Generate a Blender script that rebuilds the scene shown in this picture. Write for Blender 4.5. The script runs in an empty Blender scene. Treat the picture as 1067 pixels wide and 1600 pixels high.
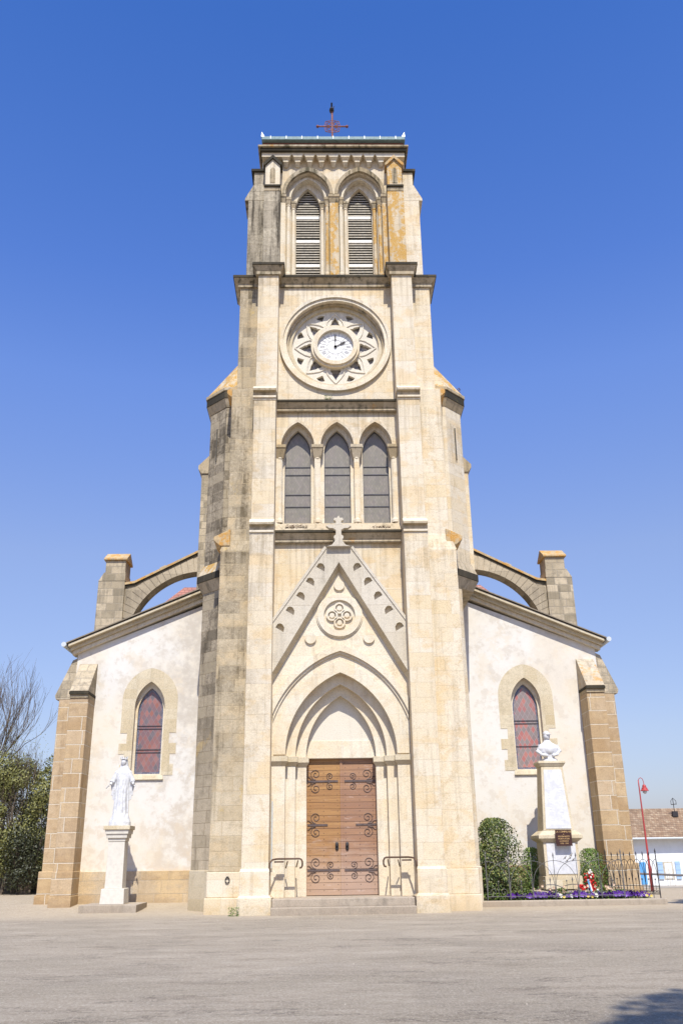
import bpy, bmesh, math, random
from mathutils import Vector, Matrix, noise
from mathutils.geometry import tessellate_polygon
R = math.radians
random.seed(7)
sc = bpy.context.scene
# ------------------------------------------------------------------ camera
F = Vector((0.01996154, 0.9314822, 0.36323883)); RR = Vector((0.99977583, -0.01603218, -0.01382938)); UU = Vector((0.00705831, -0.36343346, 0.93159342))
cam = bpy.data.cameras.new('camera'); camo = bpy.data.objects.new('camera', cam); sc.collection.objects.link(camo)
M = Matrix((RR, UU, -F)).transposed().to_4x4(); M.translation = Vector((-0.4771, -27.835, 1.55))
camo.matrix_world = M
cam.sensor_fit = 'VERTICAL'; cam.sensor_height = 36; cam.lens = 1371.7 / 1600 * 36
cam.clip_end = 3000; cam.clip_start = 0.1
sc.camera = camo
# ------------------------------------------------------------------ world, sun
SUN_EL, SUN_AZ = R(54), R(4)          # azimuth measured from -Y towards +X
w = bpy.data.worlds.new('World'); sc.world = w; w.use_nodes = True
nt = w.node_tree; bg = nt.nodes['Background']
sky = nt.nodes.new('ShaderNodeTexSky'); sky.sky_type = 'NISHITA'; sky.sun_disc = False
sky.sun_elevation = SUN_EL; sky.sun_rotation = math.pi - SUN_AZ
sky.altitude = 200; sky.air_density = 1.15; sky.dust_density = 0.7; sky.ozone_density = 3.5
# clear-day grading of the sky by elevation: deeper blue overhead, paler low down
tc = nt.nodes.new('ShaderNodeTexCoord'); sx = nt.nodes.new('ShaderNodeSeparateXYZ'); nt.links.new(tc.outputs['Generated'], sx.inputs[0])
rp = nt.nodes.new('ShaderNodeValToRGB'); nt.links.new(sx.outputs[2], rp.inputs[0]); el = rp.color_ramp.elements
SK = [(0.0, (.50, .50, .72)), (.06, (.68, .64, .80)), (.122, (.84, .745, .85)), (.309, (1.10, .967, 1.09)), (.488, (.94, 1.02, 1.43)), (.588, (.69, .905, 1.46)), (.677, (.57, .85, 1.44)), (.773, (.44, .775, 1.40)), (1.0, (.36, .78, 1.4))]
while len(el) < len(SK): el.new(0.5)
for e, (p, c) in zip(el, SK): e.position = p; e.color = (c[0]/2, c[1]/2, c[2]/2, 1)
mxs = nt.nodes.new('ShaderNodeMix'); mxs.data_type = 'RGBA'; mxs.blend_type = 'MULTIPLY'; mxs.inputs[0].default_value = 1
nt.links.new(sky.outputs[0], mxs.inputs[6]); nt.links.new(rp.outputs[0], mxs.inputs[7])
ml = nt.nodes.new('ShaderNodeVectorMath'); ml.operation = 'SCALE'; ml.inputs['Scale'].default_value = 2; nt.links.new(mxs.outputs[2], ml.inputs[0])
nt.links.new(ml.outputs[0], bg.inputs[0]); bg.inputs[1].default_value = 0.128
sl = bpy.data.lights.new('sun', 'SUN'); sl.energy = 5.0; sl.angle = R(0.53); sl.color = (1, 0.955, 0.87)
so = bpy.data.objects.new('sun', sl); sc.collection.objects.link(so)
sd = Vector((math.sin(SUN_AZ) * math.cos(SUN_EL), -math.cos(SUN_AZ) * math.cos(SUN_EL), math.sin(SUN_EL)))
so.rotation_euler = sd.to_track_quat('Z', 'Y').to_euler(); so.location = (10, -30, 40)
sc.view_settings.view_transform = 'Standard'; sc.view_settings.look = 'None'
sc.view_settings.exposure = 0.30; sc.view_settings.gamma = 1
sc.render.engine = 'CYCLES'

# ------------------------------------------------------------------ object helpers
COL = sc.collection
def tag(o, label=None, cat=None, group=None, kind=None):
    if label: o['label'] = label
    if cat: o['category'] = cat
    if group: o['group'] = group
    if kind: o['kind'] = kind
    return o
def empty(name, loc, label, cat, group=None, rz=0):
    o = bpy.data.objects.new(name, None); COL.objects.link(o); o.location = loc; o.rotation_euler.z = rz
    o.empty_display_size = 0.2
    return tag(o, label, cat, group)
def copy_tree(o, parent=None):
    c = o.copy(); COL.objects.link(c); c.parent = parent
    for ch in list(o.children): copy_tree(ch, c)
    return c

class MB:
    def __init__(s): s.v = []; s.f = []
    def add(s, vs, fs):
        n = len(s.v); s.v += [tuple(p) for p in vs]; s.f += [tuple(i + n for i in f) for f in fs]; return s
    def box(s, x0, x1, y0, y1, z0, z1):
        return s.add([(x0,y0,z0),(x1,y0,z0),(x1,y1,z0),(x0,y1,z0),(x0,y0,z1),(x1,y0,z1),(x1,y1,z1),(x0,y1,z1)],
                     [(0,1,5,4),(1,2,6,5),(2,3,7,6),(3,0,4,7),(4,5,6,7),(3,2,1,0)])
    def frus(s, a, b, z0, z1):      # a,b = (x0,x1,y0,y1)
        return s.add([(a[0],a[2],z0),(a[1],a[2],z0),(a[1],a[3],z0),(a[0],a[3],z0),(b[0],b[2],z1),(b[1],b[2],z1),(b[1],b[3],z1),(b[0],b[3],z1)],
                     [(0,1,5,4),(1,2,6,5),(2,3,7,6),(3,0,4,7),(4,5,6,7),(3,2,1,0)])
    def plate(s, outer, holes, y0, y1):      # polygon in XZ, extruded from y0 (front) to y1
        loops = [outer] + list(holes)
        vs = [Vector((p[0], p[1], 0)) for l in loops for p in l]
        tris = tessellate_polygon([[Vector((p[0], p[1], 0)) for p in l] for l in loops])
        N = len(vs); V = [(p.x, y0, p.y) for p in vs] + [(p.x, y1, p.y) for p in vs]; Fc = []
        for t in tris:
            a, b, c = t
            ar = (vs[b]-vs[a]).cross(vs[c]-vs[a]).z
            if ar < 0: a, b, c = a, c, b
            Fc.append((a, b, c)); Fc.append((c+N, b+N, a+N))
        k = 0
        for li, l in enumerate(loops):
            n = len(l); area = sum(l[i][0]*l[(i+1)%n][1]-l[(i+1)%n][0]*l[i][1] for i in range(n))
            ccw = area > 0
            for i in range(n):
                a, b = k+i, k+(i+1)%n
                if (li == 0) != ccw: a, b = b, a
                Fc.append((b, a, a+N, b+N))
            k += n
        return s.add(V, Fc)
    def prism(s, poly, z0, z1, poly2=None):      # polygon in XY extruded in Z (convex)
        p2 = poly2 or poly; n = len(poly)
        return s.add([(p[0],p[1],z0) for p in poly]+[(p[0],p[1],z1) for p in p2],
                     [(i,(i+1)%n,(i+1)%n+n,i+n) for i in range(n)]+[tuple(range(n))[::-1], tuple(range(n,2*n))])
    def prismx(s, poly, x0, x1):      # polygon in YZ (convex) extruded in X
        n = len(poly)
        return s.add([(x0,p[0],p[1]) for p in poly]+[(x1,p[0],p[1]) for p in poly],
                     [(i,(i+1)%n,(i+1)%n+n,i+n) for i in range(n)]+[tuple(range(n))[::-1], tuple(range(n,2*n))])
    def tube(s, pts, r, n=6, r2=None, cap=True):
        pts = [Vector(p) for p in pts]; m = len(pts); V = []; Fc = []
        up = Vector((0.13, 0.31, 0.94)).normalized()
        for i, p in enumerate(pts):
            t = (pts[min(i+1, m-1)] - pts[max(i-1, 0)])
            if t.length < 1e-9: t = Vector((0, 0, 1))
            t.normalize(); a = t.cross(up)
            if a.length < 0.05: a = t.cross(Vector((1, 0, 0)))
            a.normalize(); b = t.cross(a)
            rr = r if r2 is None else r + (r2 - r) * i / (m - 1)
            for k in range(n):
                q = 2*math.pi*k/n; V.append(p + a*math.cos(q)*rr + b*math.sin(q)*rr)
        for i in range(m-1):
            for k in range(n): Fc.append((i*n+k, i*n+(k+1)%n, (i+1)*n+(k+1)%n, (i+1)*n+k))
        if cap: Fc += [tuple(range(n))[::-1], tuple(range((m-1)*n, m*n))]
        return s.add(V, Fc)
    def lathe(s, prof, cx, cy, n=20, sx=1, sy=1):      # prof (r,z)
        V = []; Fc = []; m = len(prof)
        for r, z in prof:
            for k in range(n):
                q = 2*math.pi*k/n; V.append((cx+r*math.cos(q)*sx, cy+r*math.sin(q)*sy, z))
        for i in range(m-1):
            for k in range(n): Fc.append((i*n+k, i*n+(k+1)%n, (i+1)*n+(k+1)%n, (i+1)*n+k))
        Fc += [tuple(range(n))[::-1], tuple(range((m-1)*n, m*n))]
        return s.add(V, Fc)
    def ball(s, c, r, n=10, m=7, sc3=(1,1,1)):
        V = []; Fc = []
        for i in range(m+1):
            a = math.pi*i/m
            for k in range(n):
                q = 2*math.pi*k/n; V.append((c[0]+r*sc3[0]*math.sin(a)*math.cos(q), c[1]+r*sc3[1]*math.sin(a)*math.sin(q), c[2]-r*sc3[2]*math.cos(a)))
        for i in range(m):
            for k in range(n): Fc.append((i*n+k, i*n+(k+1)%n, (i+1)*n+(k+1)%n, (i+1)*n+k))
        return s.add(V, Fc)
    def build(s, name, mat, parent=None, bevel=0, smooth=False, merge=False, off=None):
        me = bpy.data.meshes.new(name); v = s.v
        if off is None and parent is not None:
            off = parent.matrix_world.translation if False else Vector(worldloc(parent))
        if off is not None: v = [(p[0]-off[0], p[1]-off[1], p[2]-off[2]) for p in v]
        me.from_pydata([tuple(p) for p in v], [], s.f)
        if merge:
            bm = bmesh.new(); bm.from_mesh(me); bmesh.ops.remove_doubles(bm, verts=bm.verts, dist=1e-5)
            bmesh.ops.recalc_face_normals(bm, faces=bm.faces); bm.to_mesh(me); bm.free()
        me.materials.append(mat)
        if smooth: me.shade_smooth()
        o = bpy.data.objects.new(name, me); COL.objects.link(o)
        if parent: o.parent = parent
        if bevel:
            b = o.modifiers.new('bevel', 'BEVEL'); b.width = bevel; b.segments = 2; b.limit_method = 'ANGLE'; b.angle_limit = R(40)
        return o
def worldloc(o):
    l = Vector((0, 0, 0))
    while o: l += Vector(o.location); o = o.parent
    return l

def arch(cx, hw, z0, zs, za, n=14):
    """closed CCW loop of a pointed opening"""
    h = za - zs; Rr = (hw*hw + h*h) / (2*hw); c = cx + hw - Rr; a1 = math.acos((cx - c)/Rr) if Rr > abs(cx-c) else math.pi/2
    right = [(c + Rr*math.cos(a1*i/n), zs + Rr*math.sin(a1*i/n)) for i in range(n+1)]
    left = [(2*cx - x, z) for x, z in right[:-1]][::-1]
    return [(cx-hw, z0), (cx+hw, z0)] + right + left
def circ(cx, cz, r, n=48, rz=None):
    rz = rz or r
    return [(cx+r*math.cos(2*math.pi*i/n), cz+rz*math.sin(2*math.pi*i/n)) for i in range(n)]
def ring(mb, cx, cz, ri, ro, y0, y1, n=64): mb.plate(circ(cx, cz, ro, n), [circ(cx, cz, ri, n)], y0, y1)
def archband(mb, cx, hw0, za0, hw1, za1, zs, y0, y1, clip=None, n=18):
    """moulding between two pointed arcs; clip = max |x-cx|"""
    def arc(hw, za):
        h = za-zs; Rr = (hw*hw+h*h)/(2*hw); c = hw-Rr; a1 = math.acos(-c/Rr); a0 = 0
        if clip and hw > clip: a0 = math.acos((clip-c)/Rr)
        return [(c+Rr*math.cos(a0+(a1-a0)*i/n), zs+Rr*math.sin(a0+(a1-a0)*i/n)) for i in range(n+1)]
    o = arc(hw1, za1); i_ = arc(hw0, za0)
    out = [(cx+x, z) for x, z in o] + [(cx-x, z) for x, z in o[:-1][::-1]]
    inn = [(cx-x, z) for x, z in i_] + [(cx+x, z) for x, z in i_[:-1][::-1]]
    mb.plate(out+inn, [], y0, y1)

# ------------------------------------------------------------------ materials
class NT:
    def __init__(s, name, rough=0.85):
        s.m = bpy.data.materials.new(name); s.m.use_nodes = True; s.t = s.m.node_tree; s.n = s.t.nodes; s.L = s.t.links
        s.p = s.n['Principled BSDF']; s.p.inputs['Roughness'].default_value = rough
        s.p.inputs['Specular IOR Level'].default_value = 0.25
    def node(s, typ, **k):
        n = s.n.new(typ)
        for a, b in k.items(): setattr(n, a, b)
        return n
    def link(s, a, b): s.L.new(a, b); return s
    def val(s, x, sock):
        if isinstance(x, (int, float)): sock.default_value = x
        elif isinstance(x, tuple): sock.default_value = x if len(x) == len(sock.default_value) else (*x, 1)
        else: s.L.new(x, sock)
    def math(s, op, a, b=0.0, c=None, clamp=False):
        n = s.node('ShaderNodeMath', operation=op); n.use_clamp = clamp
        s.val(a, n.inputs[0]); s.val(b, n.inputs[1])
        if c is not None: s.val(c, n.inputs[2])
        return n.outputs[0]
    def mix(s, f, a, b, mode='MIX'):
        n = s.node('ShaderNodeMix', data_type='RGBA', blend_type=mode)
        s.val(f, n.inputs[0]); s.val(a, n.inputs[6]); s.val(b, n.inputs[7]); return n.outputs[2]
    def pos(s): return s.node('ShaderNodeNewGeometry').outputs['Position']
    def xyz(s, v):
        n = s.node('ShaderNodeSeparateXYZ'); s.L.new(v, n.inputs[0]); return n.outputs
    def comb(s, x, y, z):
        n = s.node('ShaderNodeCombineXYZ'); s.val(x, n.inputs[0]); s.val(y, n.inputs[1]); s.val(z, n.inputs[2]); return n.outputs[0]
    def vscale(s, v, sx, sy, sz):
        n = s.node('ShaderNodeMapping'); s.L.new(v, n.inputs[0]); n.inputs['Scale'].default_value = (sx, sy, sz); return n.outputs[0]
    def noise(s, v, scale, detail=4, rough=0.6, out='Fac'):
        n = s.node('ShaderNodeTexNoise'); s.L.new(v, n.inputs['Vector']); n.inputs['Scale'].default_value = scale
        n.inputs['Detail'].default_value = detail; n.inputs['Roughness'].default_value = rough; return n.outputs[out]
    def ramp(s, f, stops, interp='LINEAR'):
        n = s.node('ShaderNodeValToRGB'); n.color_ramp.interpolation = interp; e = n.color_ramp.elements
        while len(e) < len(stops): e.new(0.5)
        for el, (p, c) in zip(e, stops): el.position = p; el.color = (*c, 1) if len(c) == 3 else c
        s.L.new(f, n.inputs[0]); return n.outputs[0]
    def smooth(s, f, a, b):
        n = s.node('ShaderNodeMapRange', interpolation_type='SMOOTHSTEP'); s.val(f, n.inputs[0])
        n.inputs[1].default_value = a; n.inputs[2].default_value = b; return n.outputs[0]
    def bump(s, h, strength=0.4, dist=0.02):
        n = s.node('ShaderNodeBump'); n.inputs['Strength'].default_value = strength; n.inputs['Distance'].default_value = dist
        s.L.new(h, n.inputs['Height']); s.L.new(n.outputs[0], s.p.inputs['Normal'])
    def col(s, c): s.val(c, s.p.inputs['Base Color']); return s

def face_uv(t):
    """u along the wall, v up"""
    P = t.xyz(t.pos()); g = t.node('ShaderNodeNewGeometry'); N = t.xyz(g.outputs['True Normal'])
    side = t.math('GREATER_THAN', t.math('ABSOLUTE', N[0]), t.math('ABSOLUTE', N[1]))
    u = t.math('ADD', t.math('MULTIPLY', P[0], t.math('SUBTRACT', 1.0, side)), t.math('MULTIPLY', P[1], side))
    return u, P, N

def stone(name, c1, c2, c3, mortar, bw=0.85, bh=0.36, msize=0.006, dirt=0.25, dirtcol=(0.13, 0.11, 0.085),
          streak=0.3, lichen=0.0, lichcol=(0.62, 0.30, 0.05), bumpk=0.35, leftdirt=0.0, warm=0.0, topdirt=0.0, rainz=None, lich_scale=1.1, mortar_amt=0.8):
    t = NT(name, 0.9); u, P, N = face_uv(t); pos = t.pos()
    row = t.math('FLOOR', t.math('DIVIDE', P[2], bh))
    wn = t.node('ShaderNodeTexWhiteNoise', noise_dimensions='1D'); t.val(row, wn.inputs['W'])
    u2 = t.math('ADD', u, t.math('MULTIPLY', wn.outputs['Value'], bw*1.7))
    wob = t.noise(pos, 3.0, 2)
    vec = t.comb(t.math('ADD', u2, t.math('MULTIPLY', wob, 0.02)), t.math('ADD', P[2], t.math('MULTIPLY', wob, 0.012)), 0.0)
    b = t.node('ShaderNodeTexBrick'); t.L.new(vec, b.inputs['Vector']); b.inputs['Scale'].default_value = 1
    b.inputs['Brick Width'].default_value = bw; b.inputs['Row Height'].default_value = bh
    b.inputs['Mortar Size'].default_value = msize; b.inputs['Mortar Smooth'].default_value = 0.3
    b.inputs['Color1'].default_value = (0, 0, 0, 1); b.inputs['Color2'].default_value = (1, 1, 1, 1); b.inputs['Mortar'].default_value = (0.5, 0.5, 0.5, 1)
    b.inputs['Bias'].default_value = 0.0; b.offset = 0.5
    base = t.ramp(b.outputs['Color'], [(0, c1), (0.5, c2), (1, c3)])
    big = t.noise(pos, 0.55, 5, 0.62); mid = t.noise(pos, 4.5, 6, 0.65); fine = t.noise(pos, 38, 3, 0.7)
    base = t.mix(t.math('MULTIPLY', t.smooth(mid, 0.35, 0.75), 0.32), base, c1)
    base = t.mix(t.math('MULTIPLY', t.smooth(big, 0.45, 0.62), 0.4), base, c3)
    if warm:
        wv = t.noise(t.vscale(pos, 1, 1, 1.6), 0.9, 6, 0.65)
        base = t.mix(t.math('MULTIPLY', t.smooth(wv, 0.50, 0.60), warm), base, (0.74, 0.54, 0.29))
        base = t.mix(t.math('MULTIPLY', t.smooth(t.noise(pos, 2.3, 9, 0.8), 0.555, 0.60), warm*0.8), base, (0.56, 0.41, 0.22))
    sv = t.vscale(pos, 5.5, 5.5, 0.35); st = t.noise(sv, 1.0, 5, 0.6)
    d = t.math('MULTIPLY', t.smooth(st, 0.5, 0.67), streak)
    d2 = t.math('MULTIPLY', t.smooth(t.math('ADD', t.math('MULTIPLY', mid, 0.5), t.math('MULTIPLY', big, 0.5)), 0.5, 0.66), dirt)
    D = t.math('ADD', d, d2, clamp=True)
    led = None      # rain grime running down below the ledges
    for zl_ in (11.35, 16.35, 21.55, 27.4):
        q = t.math('MULTIPLY', t.smooth(P[2], zl_-2.2, zl_), t.math('LESS_THAN', P[2], zl_)); led = q if led is None else t.math('MAXIMUM', led, q)
    st2 = t.noise(t.vscale(pos, 9, 9, 0.22), 1.0, 6, 0.7)
    D = t.math('ADD', D, t.math('MULTIPLY', t.math('MULTIPLY', led, t.smooth(st2, 0.44, 0.60)), 0.30), clamp=True)
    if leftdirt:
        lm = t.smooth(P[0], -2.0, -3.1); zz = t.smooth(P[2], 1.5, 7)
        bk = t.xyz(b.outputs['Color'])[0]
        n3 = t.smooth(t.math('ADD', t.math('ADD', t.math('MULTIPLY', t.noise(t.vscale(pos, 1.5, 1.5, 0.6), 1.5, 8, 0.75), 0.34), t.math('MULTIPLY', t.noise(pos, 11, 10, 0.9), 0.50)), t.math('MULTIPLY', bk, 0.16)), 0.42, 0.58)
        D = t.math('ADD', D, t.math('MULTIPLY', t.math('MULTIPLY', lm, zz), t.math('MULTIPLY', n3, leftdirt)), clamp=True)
    if topdirt:
        tn = t.smooth(t.math('ADD', t.math('MULTIPLY', st, 0.55), t.math('MULTIPLY', t.noise(pos, 7, 7, 0.8), 0.45)), 0.40, 0.62)
        D = t.math('ADD', D, t.math('MULTIPLY', t.math('MULTIPLY', t.smooth(P[2], 20.5, 22.5), tn), topdirt), clamp=True)
    base = t.mix(D, base, dirtcol)
    if lichen:
        ln = t.noise(t.vscale(pos, 1, 1, 0.7), lich_scale, 7, 0.72)
        lf = t.math('MULTIPLY', t.smooth(ln, 0.66 - 0.25*lichen, 0.70 - 0.2*lichen), min(1, 0.5+lichen*.5))
        lf = t.math('MULTIPLY', lf, t.smooth(fine, 0.3, 0.55))
        base = t.mix(lf, base, lichcol)
    # foot of the wall, darker towards the bottom
    foot = t.math('MULTIPLY', t.smooth(t.math('ADD', P[2], t.math('MULTIPLY', mid, 0.5)), 0.65, 0.25), 0.35)
    base = t.mix(foot, base, tuple(x*0.6 for x in c1))
    mort = t.math('MULTIPLY', b.outputs['Fac'], t.math('MULTIPLY', t.smooth(t.noise(pos, 1.3, 3), 0.3 if mortar_amt < 1 else 0.0, 0.55 if mortar_amt < 1 else 0.1), mortar_amt), clamp=True)
    base = t.mix(mort, base, mortar)
    t.col(t.mix(0.12, t.mix(t.math('MULTIPLY', t.smooth(fine, 0.42, 0.66), 0.24), base, (0.05, 0.04, 0.03)), (0.0, 0.0, 0.0)))
    h = t.math('SUBTRACT', t.math('ADD', t.math('MULTIPLY', mid, 0.6), t.math('MULTIPLY', fine, 0.35)), t.math('MULTIPLY', b.outputs['Fac'], 0.8))
    t.bump(h, bumpk, 0.03)
    return t.m

def plain(name, col, rough=0.6, metal=0.0, var=0.15, scale=8, bump=0.0, spec=0.3):
    t = NT(name, rough); n = t.noise(t.pos(), scale, 5, 0.65)
    t.col(t.mix(t.math('MULTIPLY', t.smooth(n, 0.35, 0.7), 1.0), col, tuple(max(0, x*(1-var*2)) for x in col)))
    t.p.inputs['Metallic'].default_value = metal; t.p.inputs['Specular IOR Level'].default_value = spec
    if bump: t.bump(n, bump, 0.01)
    return t.m

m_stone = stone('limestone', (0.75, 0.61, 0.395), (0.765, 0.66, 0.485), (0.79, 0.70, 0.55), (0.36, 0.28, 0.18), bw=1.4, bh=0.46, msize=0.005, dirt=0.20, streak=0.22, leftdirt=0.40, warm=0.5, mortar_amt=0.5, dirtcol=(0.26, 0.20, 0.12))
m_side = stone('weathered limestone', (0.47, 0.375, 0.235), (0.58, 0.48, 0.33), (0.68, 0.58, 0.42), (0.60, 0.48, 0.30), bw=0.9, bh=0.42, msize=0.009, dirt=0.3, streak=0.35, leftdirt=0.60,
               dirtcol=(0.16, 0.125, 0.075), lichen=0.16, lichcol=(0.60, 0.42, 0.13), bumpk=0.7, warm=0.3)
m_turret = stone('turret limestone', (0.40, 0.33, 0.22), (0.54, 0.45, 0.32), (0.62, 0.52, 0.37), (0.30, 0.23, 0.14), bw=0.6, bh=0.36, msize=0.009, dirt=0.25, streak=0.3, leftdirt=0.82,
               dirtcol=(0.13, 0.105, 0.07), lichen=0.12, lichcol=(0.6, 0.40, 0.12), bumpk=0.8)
m_smooth = stone('dressed stone', (0.77, 0.645, 0.45), (0.78, 0.685, 0.515), (0.80, 0.725, 0.58), (0.42, 0.32, 0.21), bw=1.3, bh=0.62, msize=0.004, dirt=0.10, streak=0.14, bumpk=0.2, mortar_amt=0.5, warm=0.3)
m_trim = stone('weathered trim', (0.44, 0.34, 0.20), (0.52, 0.42, 0.28), (0.60, 0.51, 0.37), (0.3, 0.25, 0.17), bw=1.2, bh=2.0, dirt=0.5, streak=0.45, dirtcol=(0.10, 0.085, 0.05), lichen=0.15, topdirt=0.55)
m_dark = stone('mouldy trim', (0.035, 0.03, 0.02), (0.055, 0.046, 0.03), (0.10, 0.08, 0.05), (0.06, 0.05, 0.04), bw=1.2, bh=2.0, dirt=0.6, streak=0.3, dirtcol=(0.022, 0.024, 0.017), lichen=0.10, lichcol=(0.26, 0.23, 0.05))
m_orange = stone('lichen stone', (0.62, 0.50, 0.33), (0.68, 0.56, 0.38), (0.66, 0.55, 0.38), (0.4, 0.3, 0.18), dirt=0.2, streak=0.25, lichen=0.85, lichcol=(0.56, 0.29, 0.02), lich_scale=2.6)
m_orange2 = stone('lichen crusted stone', (0.5, 0.38, 0.22), (0.6, 0.42, 0.2), (0.6, 0.45, 0.26), (0.4, 0.3, 0.18), dirt=0.3, streak=0.2, lichen=0.75, lichcol=(0.60, 0.28, 0.03), lich_scale=3.5)
m_ochre = stone('ochre sandstone', (0.44, 0.29, 0.15), (0.52, 0.37, 0.21), (0.62, 0.48, 0.32), (0.76, 0.66, 0.51), bw=1.15, bh=0.47, msize=0.016, dirt=0.40, streak=0.2, dirtcol=(0.27, 0.175, 0.10), bumpk=0.9, mortar_amt=1.0, warm=0.3)
m_rubble = stone('grey rubble stone', (0.30, 0.25, 0.17), (0.50, 0.41, 0.28), (0.64, 0.53, 0.37), (0.44, 0.38, 0.29), bw=0.5, bh=0.3, msize=0.014, dirt=0.45, streak=0.3, dirtcol=(0.12, 0.11, 0.09), bumpk=0.9, lichen=0.12, lichcol=(0.55, 0.42, 0.22))
m_lich = stone('lichen spotted stone', (0.52, 0.43, 0.30), (0.60, 0.51, 0.37), (0.64, 0.55, 0.42), (0.4, 0.3, 0.18), bw=.8, bh=.5, dirt=0.35, streak=0.3, lichen=0.5, lichcol=(0.60, 0.27, 0.03), lich_scale=2.4)
m_plinth = stone('patchy plinth stone', (0.50, 0.35, 0.19), (0.58, 0.46, 0.31), (0.63, 0.55, 0.43), (0.55, 0.48, 0.37), bw=0.95, bh=0.42, msize=0.008, dirt=0.25, streak=0.2, dirtcol=(0.30, 0.22, 0.14), warm=0.5, bumpk=0.8, mortar_amt=0.6)
m_tymp = stone('pale tympanum stone', (0.74, 0.67, 0.54), (0.76, 0.70, 0.58), (0.78, 0.72, 0.60), (0.6, 0.5, 0.36), bw=1.5, bh=0.62, msize=0.003, dirt=0.05, streak=0.08, bumpk=0.15, mortar_amt=0.4)
m_cope = stone('greyish coping stone', (0.62, 0.545, 0.42), (0.66, 0.59, 0.465), (0.70, 0.635, 0.52), (0.42, 0.34, 0.24), bw=2.2, bh=0.9, msize=0.005, dirt=0.3, streak=0.2, dirtcol=(0.28, 0.24, 0.18))
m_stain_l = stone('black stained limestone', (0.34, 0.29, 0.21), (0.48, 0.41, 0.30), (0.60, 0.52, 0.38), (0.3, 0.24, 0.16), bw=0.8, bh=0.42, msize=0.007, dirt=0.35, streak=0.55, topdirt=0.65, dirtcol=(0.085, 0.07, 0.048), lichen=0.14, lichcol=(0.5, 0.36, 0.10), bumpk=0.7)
m_vous = stone('window surround stone', (0.60, 0.49, 0.31), (0.66, 0.56, 0.39), (0.72, 0.63, 0.46), (0.66, 0.58, 0.43), bw=0.5, bh=0.36, msize=0.006, dirt=0.2, streak=0.1)

def mk_plaster():
    t = NT('lime plaster', 0.92); pos = t.pos(); P = t.xyz(pos)
    big = t.noise(pos, 0.45, 6, 0.6); mid = t.noise(pos, 2.6, 8, 0.7); fine = t.noise(pos, 30, 4, 0.7)
    ax = t.math('ABSOLUTE', P[0])
    base = t.mix(t.smooth(big, 0.4, 0.65), (0.655, 0.63, 0.58), (0.66, 0.60, 0.50))
    near = t.smooth(ax, 7.4, 5.4); left = t.smooth(P[0], 2, -2)
    up = t.smooth(P[2], 6.2, 7.6)
    patch = t.smooth(t.math('ADD', t.math('MULTIPLY', mid, 0.65), t.math('MULTIPLY', big, 0.35)), 0.40, 0.60)
    k = t.math('MULTIPLY', t.math('MAXIMUM', t.math('MULTIPLY', near, left), t.math('MULTIPLY', up, 0.35)), patch)
    base = t.mix(t.math('MULTIPLY', k, 0.72), base, (0.45, 0.41, 0.36))
    k2 = t.math('MULTIPLY', t.smooth(mid, 0.52, 0.60), 0.38)
    base = t.mix(k2, base, (0.50, 0.44, 0.36))
    base = t.mix(t.math('MULTIPLY', t.smooth(t.noise(pos, 1.1, 9, 0.75), 0.53, 0.60), 0.35), base, (0.62, 0.52, 0.38))
    low = t.math('MULTIPLY', t.smooth(P[2], 4.4, 1.2), t.smooth(mid, 0.42, 0.62))
    base = t.mix(t.math('MULTIPLY', low, 0.4), base, (0.60, 0.50, 0.38))
    t.col(base); t.bump(t.math('ADD', mid, t.math('MULTIPLY', fine, 0.4)), 0.35, 0.03); return t.m
m_plaster = mk_plaster()
m_white = plain('white painted stone', (0.64, 0.64, 0.64), 0.6, var=0.13, scale=9)
m_marble = plain('pale marble', (0.62, 0.62, 0.63), 0.5, var=0.09, scale=6)
m_ped = plain('pedestal stone', (0.62, 0.58, 0.50), 0.8, var=0.06, bump=0.2)
m_iron = plain('wrought iron', (0.055, 0.05, 0.05), 0.55, 0.4)
m_greyiron = plain('weathered fence iron', (0.16, 0.155, 0.15), 0.6, 0.3)
m_rail = plain('brown handrail paint', (0.12, 0.07, 0.045), 0.5, 0.2)
m_hinge = plain('blue grey hinge iron', (0.15, 0.115, 0.105), 0.55, 0.5)
m_rust = plain('red oxide iron', (0.26, 0.10, 0.075), 0.65, 0.2, var=0.25, scale=14)
m_zinc = plain('zinc gutter', (0.16, 0.235, 0.24), 0.6, 0.1)
m_zincw = plain('bright zinc', (0.55, 0.58, 0.58), 0.5, 0.2, var=0.05)
m_void = plain('belfry darkness', (0.10, 0.09, 0.075), 0.9)
m_slat = plain('louvre wood', (0.50, 0.45, 0.36), 0.8, var=0.15)
m_slatw = plain('pale louvre rail', (0.74, 0.72, 0.66), 0.7, var=0.06)
m_lead = plain('lead strip', (0.10, 0.10, 0.11), 0.6, 0.4)
m_dialw = plain('white enamel dial', (0.72, 0.71, 0.68), 0.4, var=0.03)
m_redlamp = plain('red lamp paint', (0.42, 0.06, 0.06), 0.4, var=0.1)
m_blue = plain('pale blue shutter paint', (0.33, 0.47, 0.66), 0.6, var=0.05)
m_bluedoor = plain('strong blue paint', (0.10, 0.32, 0.62), 0.6, var=0.05)
m_render = plain('white house render', (0.72, 0.74, 0.74), 0.9, var=0.04, scale=1.5)
m_curb = stone('kerb stone', (0.44, 0.36, 0.27), (0.5, 0.42, 0.32), (0.54, 0.46, 0.36), (0.3, 0.25, 0.18), bw=1.2, bh=0.9, dirt=0.35, streak=0.2)
m_soil = plain('dark soil', (0.06, 0.04, 0.028), 1.0, var=0.3, scale=20, bump=0.8)
m_bark = plain('bark', (0.16, 0.125, 0.09), 0.9, var=0.3, scale=12, bump=0.5)
m_weed = plain('dry weeds', (0.20, 0.11, 0.07), 0.9, var=0.3)

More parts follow.
